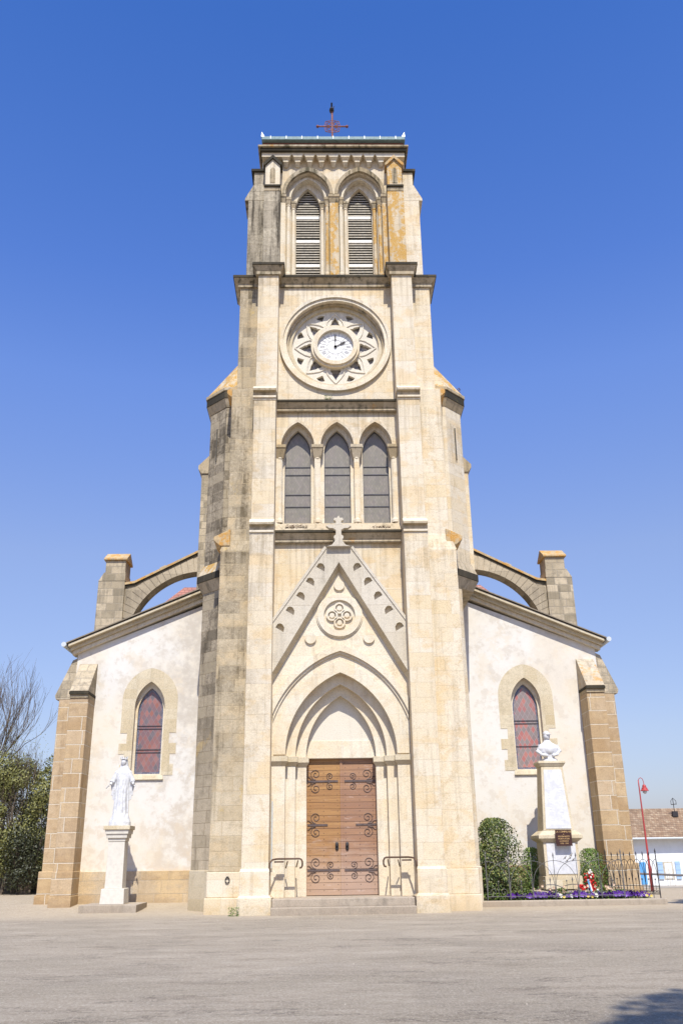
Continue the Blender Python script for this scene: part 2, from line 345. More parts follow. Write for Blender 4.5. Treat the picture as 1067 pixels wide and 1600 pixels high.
def mk_wood(name, a, b, c):
    t = NT(name, 0.6); pos = t.pos(); P = t.xyz(pos)
    pz = t.math('DIVIDE', P[2], 0.19); row = t.math('FLOOR', pz); fr = t.math('FRACT', pz)
    wn = t.node('ShaderNodeTexWhiteNoise', noise_dimensions='1D'); t.val(row, wn.inputs['W'])
    gr = t.noise(t.vscale(pos, 1.2, 1, 22), 1.0, 6, 0.65)
    base = t.mix(wn.outputs['Value'], a, b); base = t.mix(t.smooth(gr, 0.35, 0.7), base, c)
    wear = t.math('MULTIPLY', t.smooth(t.math('ADD', P[2], t.math('MULTIPLY', t.noise(t.vscale(pos, 1, 1, 3), 1.6, 5, 0.7), -2.6)), 0.9, -0.5), 0.55)
    base = t.mix(wear, base, (0.47, 0.35, 0.27))
    pale = t.math('MULTIPLY', t.smooth(t.noise(t.vscale(pos, 1, 1, 4), 1.5, 6, 0.7), 0.58, 0.72), 0.4)
    base = t.mix(pale, base, (0.58, 0.47, 0.42))
    gap = t.math('LESS_THAN', fr, 0.06)
    t.col(t.mix(t.math('MULTIPLY', gap, 0.75), base, (0.06, 0.03, 0.015)))
    t.bump(t.math('SUBTRACT', t.math('MULTIPLY', gr, 0.3), gap), 0.5, 0.01); return t.m
m_doorL = mk_wood('orange oak door', (0.40, 0.225, 0.09), (0.34, 0.18, 0.072), (0.26, 0.135, 0.06))
m_doorR = mk_wood('faded oak door', (0.36, 0.205, 0.115), (0.29, 0.155, 0.09), (0.26, 0.15, 0.10))

def mk_glass(name, pal, size=0.17, line=(0.12, 0.11, 0.11), lw=0.1, rough=0.3, asp=1.7, ww=0.0):
    t = NT(name, rough); t.p.inputs['Specular IOR Level'].default_value = 0.5; P = t.xyz(t.pos())
    x = t.math('DIVIDE', P[0], size); z = t.math('DIVIDE', P[2], size*asp)
    a = t.math('ADD', x, z); b = t.math('SUBTRACT', x, z)
    wn = t.node('ShaderNodeTexWhiteNoise', noise_dimensions='2D')
    t.L.new(t.comb(t.math('FLOOR', a), t.math('FLOOR', b), 0.0), wn.inputs['Vector'])
    f = t.math('MAXIMUM', t.math('LESS_THAN', t.math('FRACT', a), lw), t.math('LESS_THAN', t.math('FRACT', b), lw))
    n = t.noise(t.pos(), 2.5, 4)
    c = t.mix(t.math('MULTIPLY', t.smooth(n, 0.4, 0.7), 0.35), t.ramp(wn.outputs['Value'], pal, 'CONSTANT'), (0.22, 0.17, 0.17))
    t.col(t.mix(t.math('MULTIPLY', f, 0.85), c, line)); t.bump(t.math('ADD', f, n), 0.25, 0.01); return t.m
m_stain = mk_glass('red stained glass', [(0, (0.24, 0.11, 0.10)), (0.3, (0.30, 0.13, 0.11)), (0.5, (0.19, 0.11, 0.115)), (0.7, (0.27, 0.11, 0.085)), (0.9, (0.13, 0.11, 0.12))], line=(0.22, 0.18, 0.18), lw=0.09)
m_stain2 = mk_glass('pink and grey stained glass', [(0, (0.38, 0.14, 0.12)), (0.30, (0.24, 0.195, 0.18)), (0.55, (0.40, 0.17, 0.14)), (0.68, (0.25, 0.20, 0.185)), (0.9, (0.22, 0.17, 0.16))], line=(0.32, 0.28, 0.28), lw=0.09)
m_grey = mk_glass('grey leaded glass', [(0, (0.20, 0.18, 0.135)), (0.5, (0.225, 0.20, 0.155)), (0.8, (0.18, 0.16, 0.125))], size=0.1, line=(0.15, 0.14, 0.13), lw=0.09, rough=0.35)
m_border = mk_glass('blue border glass', [(0, (0.13, 0.15, 0.22)), (0.5, (0.2, 0.2, 0.24)), (0.75, (0.08, 0.09, 0.14))], size=0.06, asp=1.0, line=(0.05, 0.05, 0.06))
m_roseglass = plain('dim rose glass', (0.34, 0.31, 0.28), 0.3, var=0.4, scale=5, spec=0.5)

def mk_tiles(name, a, b, c, rh=0.16, bw=0.2):
    t = NT(name, 0.9); u, P, N = face_uv(t); pos = t.pos()
    v = t.math('DIVIDE', P[2], rh); row = t.math('FLOOR', v); fr = t.math('FRACT', v)
    ux = t.math('ADD', t.math('DIVIDE', u, bw), t.math('MULTIPLY', row, 0.5)); fu = t.math('FRACT', ux)
    wn = t.node('ShaderNodeTexWhiteNoise', noise_dimensions='2D'); t.L.new(t.comb(t.math('FLOOR', ux), row, 0.0), wn.inputs['Vector'])
    n = t.noise(pos, 1.2, 6, 0.7)
    base = t.ramp(wn.outputs['Value'], [(0, a), (0.5, b), (1, c)]); base = t.mix(t.math('MULTIPLY', t.smooth(n, 0.45, 0.65), 0.5), base, tuple(x*0.55 for x in b))
    e = t.math('MAXIMUM', t.math('LESS_THAN', fr, 0.16), t.math('LESS_THAN', fu, 0.08))
    t.col(t.mix(t.math('MULTIPLY', e, 0.6), base, (0.07, 0.045, 0.035))); t.bump(t.math('SUBTRACT', fr, e), 0.7, 0.03); return t.m
m_tile = mk_tiles('old clay tiles', (0.30, 0.20, 0.12), (0.24, 0.155, 0.095), (0.38, 0.28, 0.18))
m_redtile = mk_tiles('red clay tiles', (0.42, 0.19, 0.14), (0.36, 0.16, 0.12), (0.44, 0.23, 0.18), rh=0.2, bw=0.25)
m_eave = plain('weathered eave slab', (0.24, 0.20, 0.15), .8)
m_slate = plain('grey roof slate', (0.12, 0.12, 0.13), 0.6)

def mk_ground():
    t = NT('worn asphalt', 0.95); pos = t.pos(); P = t.xyz(pos)
    big = t.noise(t.vscale(pos, 0.25, 0.5, 1), 1.0, 6, 0.62); st = t.noise(t.vscale(pos, 0.30, 1.5, 1), 1.0, 9, 0.8)
    crack = t.noise(t.vscale(pos, 0.35, 1.0, 1), 1.1, 12, 0.82); patch = t.noise(t.vscale(pos, 0.6, 0.45, 1), 0.55, 3, 0.5)
    sp = t.noise(t.vscale(pos, 1, .45, 1), 22, 8, 0.95); sp2 = t.noise(t.vscale(pos, .6, 1, 1), 4, 9, 0.85); sp3 = t.noise(t.vscale(pos, 1, .4, 1), 45, 4, 0.9)
    base = t.mix(t.smooth(big, 0.38, 0.62), (0.29, 0.243, 0.178), (0.345, 0.288, 0.215))
    base = t.mix(t.math('MULTIPLY', t.smooth(st, 0.52, 0.57), 0.45), base, (0.23, 0.188, 0.135))
    base = t.mix(t.math('MULTIPLY', t.smooth(st, 0.45, 0.34), 0.4), base, (0.42, 0.352, 0.262))
    base = t.mix(t.math('MULTIPLY', t.smooth(crack, 0.545, 0.575), 0.55), base, (0.19, 0.15, 0.105))
    base = t.mix(t.math('MULTIPLY', t.smooth(crack, 0.455, 0.43), 0.45), base, (0.44, 0.375, 0.29))
    base = t.mix(t.math('MULTIPLY', t.smooth(patch, 0.54, 0.56), 0.28), base, (0.22, 0.185, 0.14))
    wv = t.node('ShaderNodeTexVoronoi', feature='DISTANCE_TO_EDGE'); dv = t.node('ShaderNodeVectorMath', operation='ADD'); t.L.new(t.vscale(pos, 0.22, 0.30, 1), dv.inputs[0]); t.L.new(t.noise(t.vscale(pos, .5, 1, 1), 1.5, 6, 0.7, 'Color'), dv.inputs[1]); t.L.new(dv.outputs[0], wv.inputs['Vector']); wv.inputs['Scale'].default_value = 1.0
    ck = t.math('MULTIPLY', t.smooth(wv.outputs['Distance'], 0.022, 0.008), t.smooth(st, 0.47, 0.53))
    base = t.mix(t.math('MULTIPLY', ck, 0.7), base, (0.12, 0.095, 0.07))
    edge = t.math('MULTIPLY', t.smooth(t.math('ADD', P[1], t.math('MULTIPLY', sp2, 2.2)), -1.9, 1.6), 0.8)
    base = t.mix(edge, base, (0.44, 0.355, 0.245))
    base = t.mix(t.math('MULTIPLY', t.smooth(sp, 0.52, 0.57), 0.5), base, (0.52, 0.455, 0.355))
    base = t.mix(t.math('MULTIPLY', t.smooth(sp, 0.47, 0.42), 0.5), base, (0.16, 0.125, 0.085))
    base = t.mix(t.math('MULTIPLY', t.smooth(sp3, 0.54, 0.60), 0.4), base, (0.66, 0.60, 0.5))
    base = t.mix(t.math('MULTIPLY', t.smooth(sp2, 0.48, 0.43), 0.3), base, (0.26, 0.21, 0.15))
    t.col(base); t.bump(t.math('ADD', t.math('MULTIPLY', sp, 0.9), t.math('MULTIPLY', sp2, 0.6)), 0.8, 0.03); return t.m
m_ground = mk_ground()
m_pave = plain('pale forecourt gravel', (0.44, 0.385, 0.31), 0.95, var=0.12, scale=6, bump=0.3)

def mk_leaf(name, a, b, c, trans=0.25):
    t = NT(name, 0.5); g = t.node('ShaderNodeNewGeometry'); n = t.noise(t.pos(), 2.0, 3)
    wn = t.math('ADD', t.math('MULTIPLY', g.outputs['Random Per Island'], 0.7), t.math('MULTIPLY', n, 0.4))
    t.col(t.ramp(wn, [(0.1, a), (0.55, b), (0.95, c)])); t.p.inputs['Specular IOR Level'].default_value = 0.4
    return t.m
m_leafg = mk_leaf('laurel leaves', (0.025, 0.045, 0.012), (0.065, 0.10, 0.022), (0.27, 0.27, 0.08))
m_leafy = mk_leaf('conifer sprays', (0.05, 0.10, 0.015), (0.10, 0.17, 0.025), (0.2, 0.26, 0.06))
m_leaft = mk_leaf('spring leaves', (0.085, 0.09, 0.026), (0.165, 0.165, 0.046), (0.31, 0.295, 0.10))
m_leafd = mk_leaf('dark ivy and painted shade leaves', (0.02, 0.022, 0.010), (0.035, 0.04, 0.017), (0.075, 0.08, 0.03))  # dark ivy green; also puts the shade of the low growth into colour
m_bedleaf = mk_leaf('bedding leaves', (0.05, 0.11, 0.02), (0.12, 0.2, 0.04), (0.28, 0.32, 0.08))
m_pur = plain('purple petals', (0.13, 0.035, 0.33), 0.6, var=0.2); m_vio = plain('violet petals', (0.26, 0.14, 0.5), 0.6, var=0.15)
m_wpet = plain('white petals', (0.8, 0.78, 0.72), 0.6, var=0.05); m_ypet = plain('yellow petals', (0.7, 0.52, 0.12), 0.6, var=0.1)
m_red = plain('red flowers', (0.55, 0.02, 0.02), 0.6, var=0.15)

# ------------------------------------------------------------------ ground
def sstep(x, a, b):
    t = max(0, min(1, (x-a)/(b-a))); return t*t*(3-2*t)
def gz(x, y):
    z = 0.22*sstep(y, 0.8, 6)*(1-sstep(x, 1, 7)) + 0.02
    z -= 1.2*sstep(y, 10, 46)*sstep(x, 8, 22)
    return z - 0.02
def grid(xs, ys, zf, name, mat):
    mb = MB(); V = [(x, y, zf(x, y)) for y in ys for x in xs]; n = len(xs)
    mb.add(V, [(j*n+i, j*n+i+1, (j+1)*n+i+1, (j+1)*n+i) for j in range(len(ys)-1) for i in range(n-1)])
    return mb.build(name, mat, smooth=True)
xs = [-900, -300, -120, -60, -40] + [-30+i for i in range(61)] + [40, 60, 120, 300, 900]
ys = [-200, -80, -50] + [-40+i for i in range(91)] + [60, 80, 120, 300, 900, 1800]
tag(grid(xs, ys, gz, 'ground', m_ground), 'worn grey brown asphalt forecourt with fine gravel', 'ground', kind='structure')
xs = [10.6+i*1.0 for i in range(40)]; ys = [13.5+i for i in range(35)]
tag(grid(xs, ys, lambda x, y: gz(x, y)+0.012, 'pavement', m_pave), 'pale beige pavement in front of the white house', 'pavement', kind='structure')

mb = MB(); random.seed(99)
for k in range(1500):
    x = random.uniform(-12, 10.5); y = random.gauss(-1.9, 1.3) if k % 3 else random.uniform(-18, -2)
    if x < -4.3 and k % 2: y = random.uniform(0.5, 3.4)
    r = random.uniform(.005, .014)*(1.5 if random.random() < .06 else 1); z = gz(x, y)
    mb.add([(x-r, y, z-.004), (x, y-r*.8, z-.004), (x+r*.9, y, z-.004), (x, y+r, z-.004), (x+r*.1, y, z+r*.9)], [(0, 1, 4), (1, 2, 4), (2, 3, 4), (3, 0, 4)])
tag(mb.build('gravel', plain('pale grit', (0.58, 0.5, 0.4), .9, var=.3, scale=3)), 'loose pale grit scattered on the forecourt', 'gravel', kind='stuff')
# ------------------------------------------------------------------ church
church = empty('church', (0, 0, 0), 'tall limestone church with a clock tower, louvred belfry and plastered aisles', 'church')
def part(mb, name, mat, parent=church, **k): return mb.build(name, mat, parent, **k)

# ---- portal bay
YG = -0.25
mb = MB()
a1 = arch(0, 1.70, 4.34, 4.4, 6.88, 20)
arch1 = a1[2:]           # right spring -> apex -> left spring
poly = [(-2.12, 4.34), (-1.70, 4.34)] + arch1[::-1] + [(1.70, 4.34), (2.12, 4.34), (2.12, 6.95), (0, 10.6), (-2.12, 6.95)]
mb.plate(poly, [], YG, 0.0)
part(mb, 'portal_gable', m_smooth)
mb = MB(); archband(mb, 0, 2.33, 7.55, 2.53, 7.76, 4.4, YG-0.13, YG+0.01, clip=2.1)
archband(mb, 0, 2.25, 7.47, 2.33, 7.55, 4.4, YG-0.06, YG+0.012, clip=2.09); part(mb, 'hood_mould', m_smooth)
mb = MB(); archband(mb, 0, 1.705, 6.885, 2.07, 7.27, 4.4, YG-0.035, YG+0.01, clip=2.08); part(mb, 'archivolt', m_smooth)
mb = MB(); mb.plate([(-2.12, 4.36), (-1.40, 4.36)] + arch(0, 1.40, 4.36, 4.4, 6.56, 20)[2:][::-1] + [(1.40, 4.36), (2.12, 4.36), (2.12, 7.3), (0, 8.2), (-2.12, 7.3)], [], 0.0, 0.25); part(mb, 'archivolt', m_smooth)
mb = MB(); mb.plate([(-2.12, 4.36), (-1.08, 4.36)] + arch(0, 1.08, 4.36, 4.4, 6.24, 20)[2:][::-1] + [(1.08, 4.36), (2.12, 4.36), (2.12, 7.3), (0, 8.2), (-2.12, 7.3)], [], 0.25, 0.5); part(mb, 'archivolt', m_smooth)
mb = MB(); mb.box(-1.7, 1.7, 0.5, 0.75, 4.34, 6.6); part(mb, 'tympanum', m_tymp)
part(MB().box(-1.07, 1.07, 0.482, 0.6, 4.345, 4.88), 'lintel', m_smooth, bevel=0.01)
# wall above the gable
mb = MB(); mb.plate([(-2.95, 6.9), (2.95, 6.9), (2.95, 11.3), (-2.95, 11.3)], [], 0.002, 0.7); mb.box(-2.95, -2.08, 0.01, 0.72, 0, 6.9); mb.box(2.08, 2.95, 0.01, 0.72, 0, 6.9); part(mb, 'tower_wall', m_stone)
# jambs
steps = [(2.12, 1.70, YG), (1.70, 1.40, 0.0), (1.40, 1.07, 0.25)]
for sx in (-1, 1):
    for k, (xa, xb, y) in enumerate(steps):
        mb = MB(); x0, x1 = sorted((sx*xa, sx*xb)); mb.box(x0, x1, y+0.03, y+0.5, 0.40, 4.1); part(mb, 'door_jamb', m_smooth, bevel=0.012)
        mb = MB(); o = 0.075
        xi = sx*(xb-o); xo = sx*xa; x0, x1 = sorted((xi, xo)); z0, z1 = 4.12, 4.36
        xs_ = sorted((sx*(xb), sx*xa))
        if k == 2: mb.box(x0, x1, y-o, y+0.35, 4.2, 4.355)
        else: mb.box(x0, x1, y-o, y+0.18, 4.2, 4.355)
        mb.frus((xs_[0], xs_[1], y+0.02, y+0.17), (x0, x1, y-o, y+0.17), 4.08, 4.2)
        part(mb, 'impost', m_vous)
# doors
for sx, mat, lab in ((-1, m_doorL, 'orange brown plank door leaf'), (1, m_doorR, 'faded pinkish plank door leaf')):
    x0, x1 = sorted((sx*0.03, sx*1.075))
    d = MB().box(x0, x1, 0.62, 0.70, 0.42, 4.34).build('door', mat, church, bevel=0.008); d['label'] = lab
    def hinge(z, L, small):
        mb = MB(); xh = sx*1.05; y = 0.605
        xa, xb = sorted((xh, xh - sx*L)); mb.box(xa, xb, y-0.004, 0.63, z-0.028, z+0.028)
        def spiral(cx, cz, r, dirz, turns=1.6):
            pts = []
            for i in range(26):
                q = i/25; rad = r*(1-0.82*q); a = -dirz*math.pi/2 + (-sx)*dirz*q*turns*2*math.pi*-1
                pts.append((cx+rad*math.cos(a), y+0.002, cz+rad*math.sin(a)))
            mb.tube(pts, 0.0085, 5)
        for dz in (-1, 1):
            spiral(sx*0.79, z+dz*(0.045+0.165), 0.165, dz)
            mb.tube([(sx*1.05, y-0.006, z+dz*0.13), (sx*0.99, y-0.006, z+dz*0.125), (sx*0.93, y-0.006, z+dz*0.06), (sx*0.79, y-0.006, z+dz*0.045)], 0.0095, 5)
            if small: spiral(sx*0.35, z+dz*(0.035+0.115), 0.115, dz)
        mb.build('hinge', m_hinge, d)
    hinge(3.67, 0.95, True); hinge(2.39, 0.62, False); hinge(1.11, 0.98, True)
    mb = MB()
    for zi in range(24):
        for xx in (0.12, 0.55, 0.96): mb.ball((sx*(xx+random.uniform(-.006, .006)), 0.616, 0.55+zi*0.16), 0.010, 6, 4)
    mb.build('door_nails', m_iron, d)
    mb = MB(); mb.lathe([(0.0, 1.66), (0.035, 1.67), (0.05, 1.72), (0.05, 1.84), (0.035, 1.89), (0, 1.9)], sx*0.155, 0.60, 12, 1, 0.4); mb.ball((sx*0.155, 0.56, 1.8), 0.03)
    mb.build('door_handle', m_iron, d, smooth=True)
mb = MB().box(-0.035, 0.035, 0.585, 0.62, 0.42, 4.34); part(mb, 'door_cover_strip', m_doorR)
# steps
mb = MB().box(-2.02, 2.0, -1.38, 0.3, -0.1, 0.20); part(mb, 'step', m_curb, bevel=0.02)
mb = MB().box(-2.01, 1.99, -1.06, 0.68, 0.19, 0.405); part(mb, 'step', m_curb, bevel=0.02)
# gable coping with crocket notches
def line(p, q, t): return (p[0]+(q[0]-p[0])*t, p[1]+(q[1]-p[1])*t)
holes = []
for (x, z) in ((-0.62, 10.28), (-0.96, 9.79), (-1.27, 9.31), (-1.60, 8.83), (-1.92, 8.28)):
    for s in (-1, 1):
        D = [(0.14, -0.15), (0.16, 0.0), (0.10, 0.11), (0.02, 0.14), (-0.05, 0.12), (-0.12, 0.01)]
        pts = [(x+a*1.0, z+b) for a, b in D]
        if s == 1: pts = [(-p[0], p[1]) for p in pts]
        holes.append(pts)
Yc = -0.52
mb = MB()
mb.plate([(-2.12, 6.85), (0, 10.45), (2.12, 6.85), (2.12, 8.45), (0.40, 10.93), (-0.40, 10.93), (-2.12, 8.45)], holes, Yc, -0.16)
for s in (-1, 1):
    P = [(s*2.12, 8.45), (s*0.40, 10.93), (s*0.46, 11.0), (s*2.12, 8.60)]
    mb.plate(P if s < 0 else P[::-1], [], Yc-0.03, -0.1)
part(mb, 'gable_coping', m_cope)
mb = MB()      # chamfered underside
for s in (-1, 1):
    P = [(s*2.12, Yc+0.002, 6.85), (0, Yc+0.002, 10.45), (0, -0.26, 10.22), (s*2.12, -0.26, 6.62)]
    Q = [(s*2.12, -0.2, 6.9), (0, -0.2, 10.5)]
    mb.add(P + Q, [(0, 1, 2, 3), (0, 4, 5, 1), (3, 2, 5, 4), (0, 3, 4), (1, 5, 2)])
part(mb, 'coping_soffit', m_vous)
mb = MB().box(-2.1, 2.1, -0.36, -0.17, 8.0, 8.35)
for q in range(12): zq = 8.35+q*.17; mb.box(-2.1+(q+1)*.118, 2.1-(q+1)*.118, -0.36, -0.17, zq, zq+.17)
mb = MB().plate([(-2.1, 7.2), (0, 10.5), (2.1, 7.2), (2.1, 8.35), (0.42, 10.75), (-0.42, 10.75), (-2.1, 8.35)], [], -0.37, -0.165); part(mb, 'gable_backing', m_smooth)
mb = MB(); mb.plate([(-0.4, 10.94), (0.4, 10.94), (0.22, 11.0), (0.13, 11.12), (0.13, 11.2), (0.16, 11.22), (0.16, 11.3), (0.095, 11.34), (0.09, 11.5), (0.2, 11.58), (0.32, 11.58), (0.42, 11.66), (0.30, 11.72), (0.17, 11.70), (0.09, 11.74),
     (0.09, 11.82), (0.17, 11.86), (0.13, 11.95), (0.06, 11.93), (0, 12.02), (-0.06, 11.93), (-0.13, 11.95), (-0.17, 11.86), (-0.09, 11.82), (-0.09, 11.74), (-0.17, 11.70), (-0.30, 11.72), (-0.42, 11.66), (-0.32, 11.58), (-0.2, 11.58), (-0.09, 11.5), (-0.095, 11.34), (-0.16, 11.3), (-0.16, 11.22), (-0.13, 11.2), (-0.13, 11.12), (-0.22, 11.0)], [], -0.68, -0.5)
part(mb, 'stone_cross', m_cope, bevel=0.015)
# roundel
rd = MB(); ring(rd, 0, 8.72, 0.5, 0.70, YG-0.09, YG); ring(rd, 0, 8.72, 0.66, 0.74, YG-0.05, YG+0.002); rdo = part(rd, 'roundel', m_smooth, bevel=0.01)
mb = MB()
for dx, dz in ((0, .24), (.24, 0), (0, -.24), (-.24, 0)):
    ring(mb, dx, 8.72+dz, 0.13, 0.185, YG-0.07, YG+0.004, 28); mb.plate(circ(dx, 8.72+dz, 0.08, 20), [], YG-0.05, YG+0.006)
for q in range(4):
    a = R(45+90*q); mb.plate(circ(0.11*math.cos(a), 8.72+0.11*math.sin(a), 0.045, 10), [], YG-0.06, YG)
mb.build('quatrefoil', m_smooth, rdo)
for x, z, r in ((0, 9.72, 0.17), (-0.93, 7.98, 0.18), (0.93, 7.98, 0.18)):
    mb = MB().plate(circ(x, z, r, 28), [], YG-0.07, YG+0.004); part(mb, 'boss', m_smooth, bevel=0.01)

# ---- string course (sill) under triple windows and under rose
for z, prj in ((11.62, 0.30), (16.55, 0.30)):
    mb = MB().box(-2.13, 2.13, -prj, 0.35, z-0.05, z+0.035); part(mb, 'string_course', m_dark, bevel=0.012)
    mb = MB().frus((-2.12, 2.12, -0.08, 0.3), (-2.12, 2.12, -prj+0.05, 0.3), z-0.27, z-0.055); mb.tube([(-2.12, -0.09, z-0.31), (2.12, -0.09, z-0.31)], 0.055, 10); part(mb, 'cove_moulding', m_trim)
mb = MB().frus((-2.13, 2.13, -0.29, 0.5), (-2.13, 2.13, 0.05, 0.5), 11.66, 12.02); part(mb, 'sloping_sill', m_trim)
# ---- triple window stage
cs = (-1.375, 0.0, 1.345)
mb = MB().plate([(-2.95, 11.3), (2.95, 11.3), (2.95, 16.6), (-2.95, 16.6)], [arch(c, 0.585, 11.98, 14.78, 15.80) for c in cs], 0.004, 0.22); part(mb, 'tower_wall', m_stone)
for i, c in enumerate(cs):
    mb = MB().plate([(c-0.68, 11.9), (c+0.68, 11.9), (c+0.68, 16.0), (c-0.68, 16.0)], [arch(c, 0.455, 12.06, 14.72, 15.62)], 0.22+i*0.001, 0.42)
    wf = part(mb, 'lancet_window', m_smooth)
    mb = MB().plate(arch(c, 0.47, 12.0, 14.72, 15.64), [], 0.40, 0.43); mb.build('glass', m_grey, wf)
    mb = MB()
    for z in (12.75, 13.2, 13.95, 14.25): mb.box(c-0.46, c+0.46, 0.375, 0.40, z-0.012, z+0.012)
    mb.plate(arch(c, 0.458, 12.05, 14.72, 15.625), [arch(c, 0.43, 12.09, 14.73, 15.575)], 0.37, 0.40); mb.build('glazing_bar', m_lead, wf)
    mb = MB(); archband(mb, c, 0.575, 15.79, 0.655, 15.91, 14.86, -0.09, 0.03); part(mb, 'hood_mould', m_stone)
for x in (-1.99, -0.688, 0.672, 1.96):
    mb = MB(); mb.lathe([(0.135, 12.04), (0.135, 12.14), (0.105, 12.18), (0.10, 12.22), (0.095, 14.40), (0.12, 14.42), (0.12, 14.46), (0.10, 14.47)], x, 0.10, 16)
    cobj = part(mb, 'column', m_smooth)
    mb = MB(); mb.frus((x-0.12, x+0.12, 0.0, 0.21), (x-0.20, x+0.20, -0.13, 0.21), 14.42, 14.78); mb.box(x-0.21, x+0.21, -0.15, 0.21, 14.78, 14.90)
    mb.build('capital', m_trim, cobj, bevel=0.012)
# ---- rose stage
RC = (-0.01, 19.08)
mb = MB().plate([(-2.95, 16.5), (2.95, 16.5), (2.95, 21.5), (-2.95, 21.5)], [circ(RC[0], RC[1], 1.80, 72)], 0.006, 0.2); part(mb, 'tower_wall', m_stone)
rose = empty('rose_window', (0, 0, 0), None, None); rose.parent = church
mb = MB(); ring(mb, *RC, 1.92, 2.04, -0.12, 0.01, 80); ring(mb, *RC, 1.80, 1.92, -0.06, 0.02, 80); mb.build('outer_moulding', m_smooth, rose, bevel=0.015)
mb = MB(); ring(mb, *RC, 1.72, 1.86, 0.12, 0.26, 80); mb.build('inner_moulding', m_trim, rose, bevel=0.015)
mb = MB(); ring(mb, *RC, 1.60, 1.86, 0.24, 0.44, 80); mb.build('rim', m_vous, rose)
holes = []
for k in range(8):
    a = math.pi/2 + k*math.pi/4
    def rot(r, t): return (RC[0]+r*math.cos(a)-t*math.sin(a), RC[1]+r*math.sin(a)+t*math.cos(a))
    pt = [(0.88, 0.17), (0.88, -0.17), (0.95, -0.20), (1.02, -0.17), (1.06, -0.13), (1.13, -0.13), (1.20, -0.09), (1.26, -0.05), (1.36, 0), (1.26, 0.05), (1.20, 0.09), (1.13, 0.13), (1.06, 0.13), (1.02, 0.17), (0.95, 0.20)]
    holes.append([rot(r, t) for r, t in pt])
    a += math.pi/8
    holes.append([rot(r, t) for r, t in ((1.25, 0), (1.44, -0.17), (1.50, -0.08), (1.51, 0), (1.50, 0.08), (1.44, 0.17))])
mb = MB().plate(circ(*RC, 1.62, 72), holes, 0.36, 0.50); mb.build('tracery', m_tymp, rose)
for k in range(8):      # raised petal mouldings
    a = math.pi/2 + k*math.pi/4; mb2 = None
    def rot(r, t): return (RC[0]+r*math.cos(a)-t*math.sin(a), RC[1]+r*math.sin(a)+t*math.cos(a))
mb = MB()
for k in range(8):
    a = math.pi/2 + k*math.pi/4
    def rt(r, t): return (RC[0]+r*math.cos(a)-t*math.sin(a), 0.35, RC[1]+r*math.sin(a)+t*math.cos(a))
    for s in (-1, 1):
        mb.tube([rt(0.78, s*0.33), rt(0.95, s*0.345), rt(1.12, s*0.29), rt(1.3, s*0.17), rt(1.5, 0)], 0.03, 6)
mb.build('petal_moulding', m_tymp, rose)
mb = MB().plate(circ(*RC, 1.6, 40), [], 0.52, 0.55); mb.build('glass', m_roseglass, rose)
clock = empty('clock', (0, 0, 0), None, None); clock.parent = church
mb = MB(); ring(mb, *RC, 0.66, 0.82, 0.12, 0.40, 56); ring(mb, *RC, 0.80, 0.90, 0.20, 0.40, 56); mb.build('clock_surround', m_smooth, clock, bevel=0.015)
mb = MB().plate(circ(*RC, 0.67, 56), [], 0.27, 0.38); mb.build('dial', m_dialw, clock)
mb = MB()
def polar(r, a): return (RC[0]+r*math.sin(a), RC[1]+r*math.cos(a))
def bar2(p, q, wd, y0=0.262, y1=0.275):
    dx, dz = q[0]-p[0], q[1]-p[1]; L = math.hypot(dx, dz); nx, nz = -dz/L*wd/2, dx/L*wd/2
    mb.plate([(p[0]-nx, p[1]-nz), (q[0]-nx, q[1]-nz), (q[0]+nx, q[1]+nz), (p[0]+nx, p[1]+nz)], [], y0, y1)
for k in range(12):
    a = R(15+30*k); bar2(polar(0.30, a), polar(0.64, a), 0.012)
ring(mb, *RC, 0.295, 0.308, 0.262, 0.275, 40)
mb.build('dial_lines', plain('grey dial line', (0.35, 0.34, 0.33), 0.7), clock)
rom = ['XII', 'I', 'II', 'III', 'IIII', 'V', 'VI', 'VII', 'VIII', 'IX', 'X', 'XI']
m_num = plain('grey numerals', (0.30, 0.29, 0.30), 0.7)
for k, s in enumerate(rom):
    mb = MB()
    a = R(30*k); wds = {'I': 0.032, 'V': 0.06, 'X': 0.06}; tot = sum(wds[c] for c in s); u = -tot/2
    def pt(uu, rr): return (RC[0]+rr*math.sin(a)+uu*math.cos(a), RC[1]+rr*math.cos(a)-uu*math.sin(a))
    for c in s:
        w_ = wds[c]; m = u+w_/2; r0, r1 = 0.40, 0.56
        if c == 'I': bar2(pt(m, r0), pt(m, r1), 0.010, 0.264)
        elif c == 'V': bar2(pt(m-w_*.35, r1), pt(m, r0), 0.014, 0.264); bar2(pt(m+w_*.35, r1), pt(m, r0), 0.009, 0.2645)
        else: bar2(pt(m-w_*.35, r1), pt(m+w_*.35, r0), 0.014, 0.264); bar2(pt(m+w_*.35, r1), pt(m-w_*.35, r0), 0.009, 0.2645)
        u += w_
    mb.build('numeral', m_num, clock)
for ang, L, wd in ((0, 0.50, 0.022), (60, 0.42, 0.028)):
    mb = MB(); a = R(ang); bar2(polar(-0.06, a), polar(L, a), wd, 0.235 if ang else 0.225, 0.25 if ang else 0.24)
    for rr in (0.62, 0.78, 0.9):
        c = polar(L*rr, a); mb.plate(circ(c[0], c[1], wd*(1.7 if rr < .7 else 1.3), 10), [], 0.232, 0.246)
    mb.plate(circ(*RC, 0.05, 16), [], 0.22, 0.25); mb.build('clock_hand', m_iron, clock)
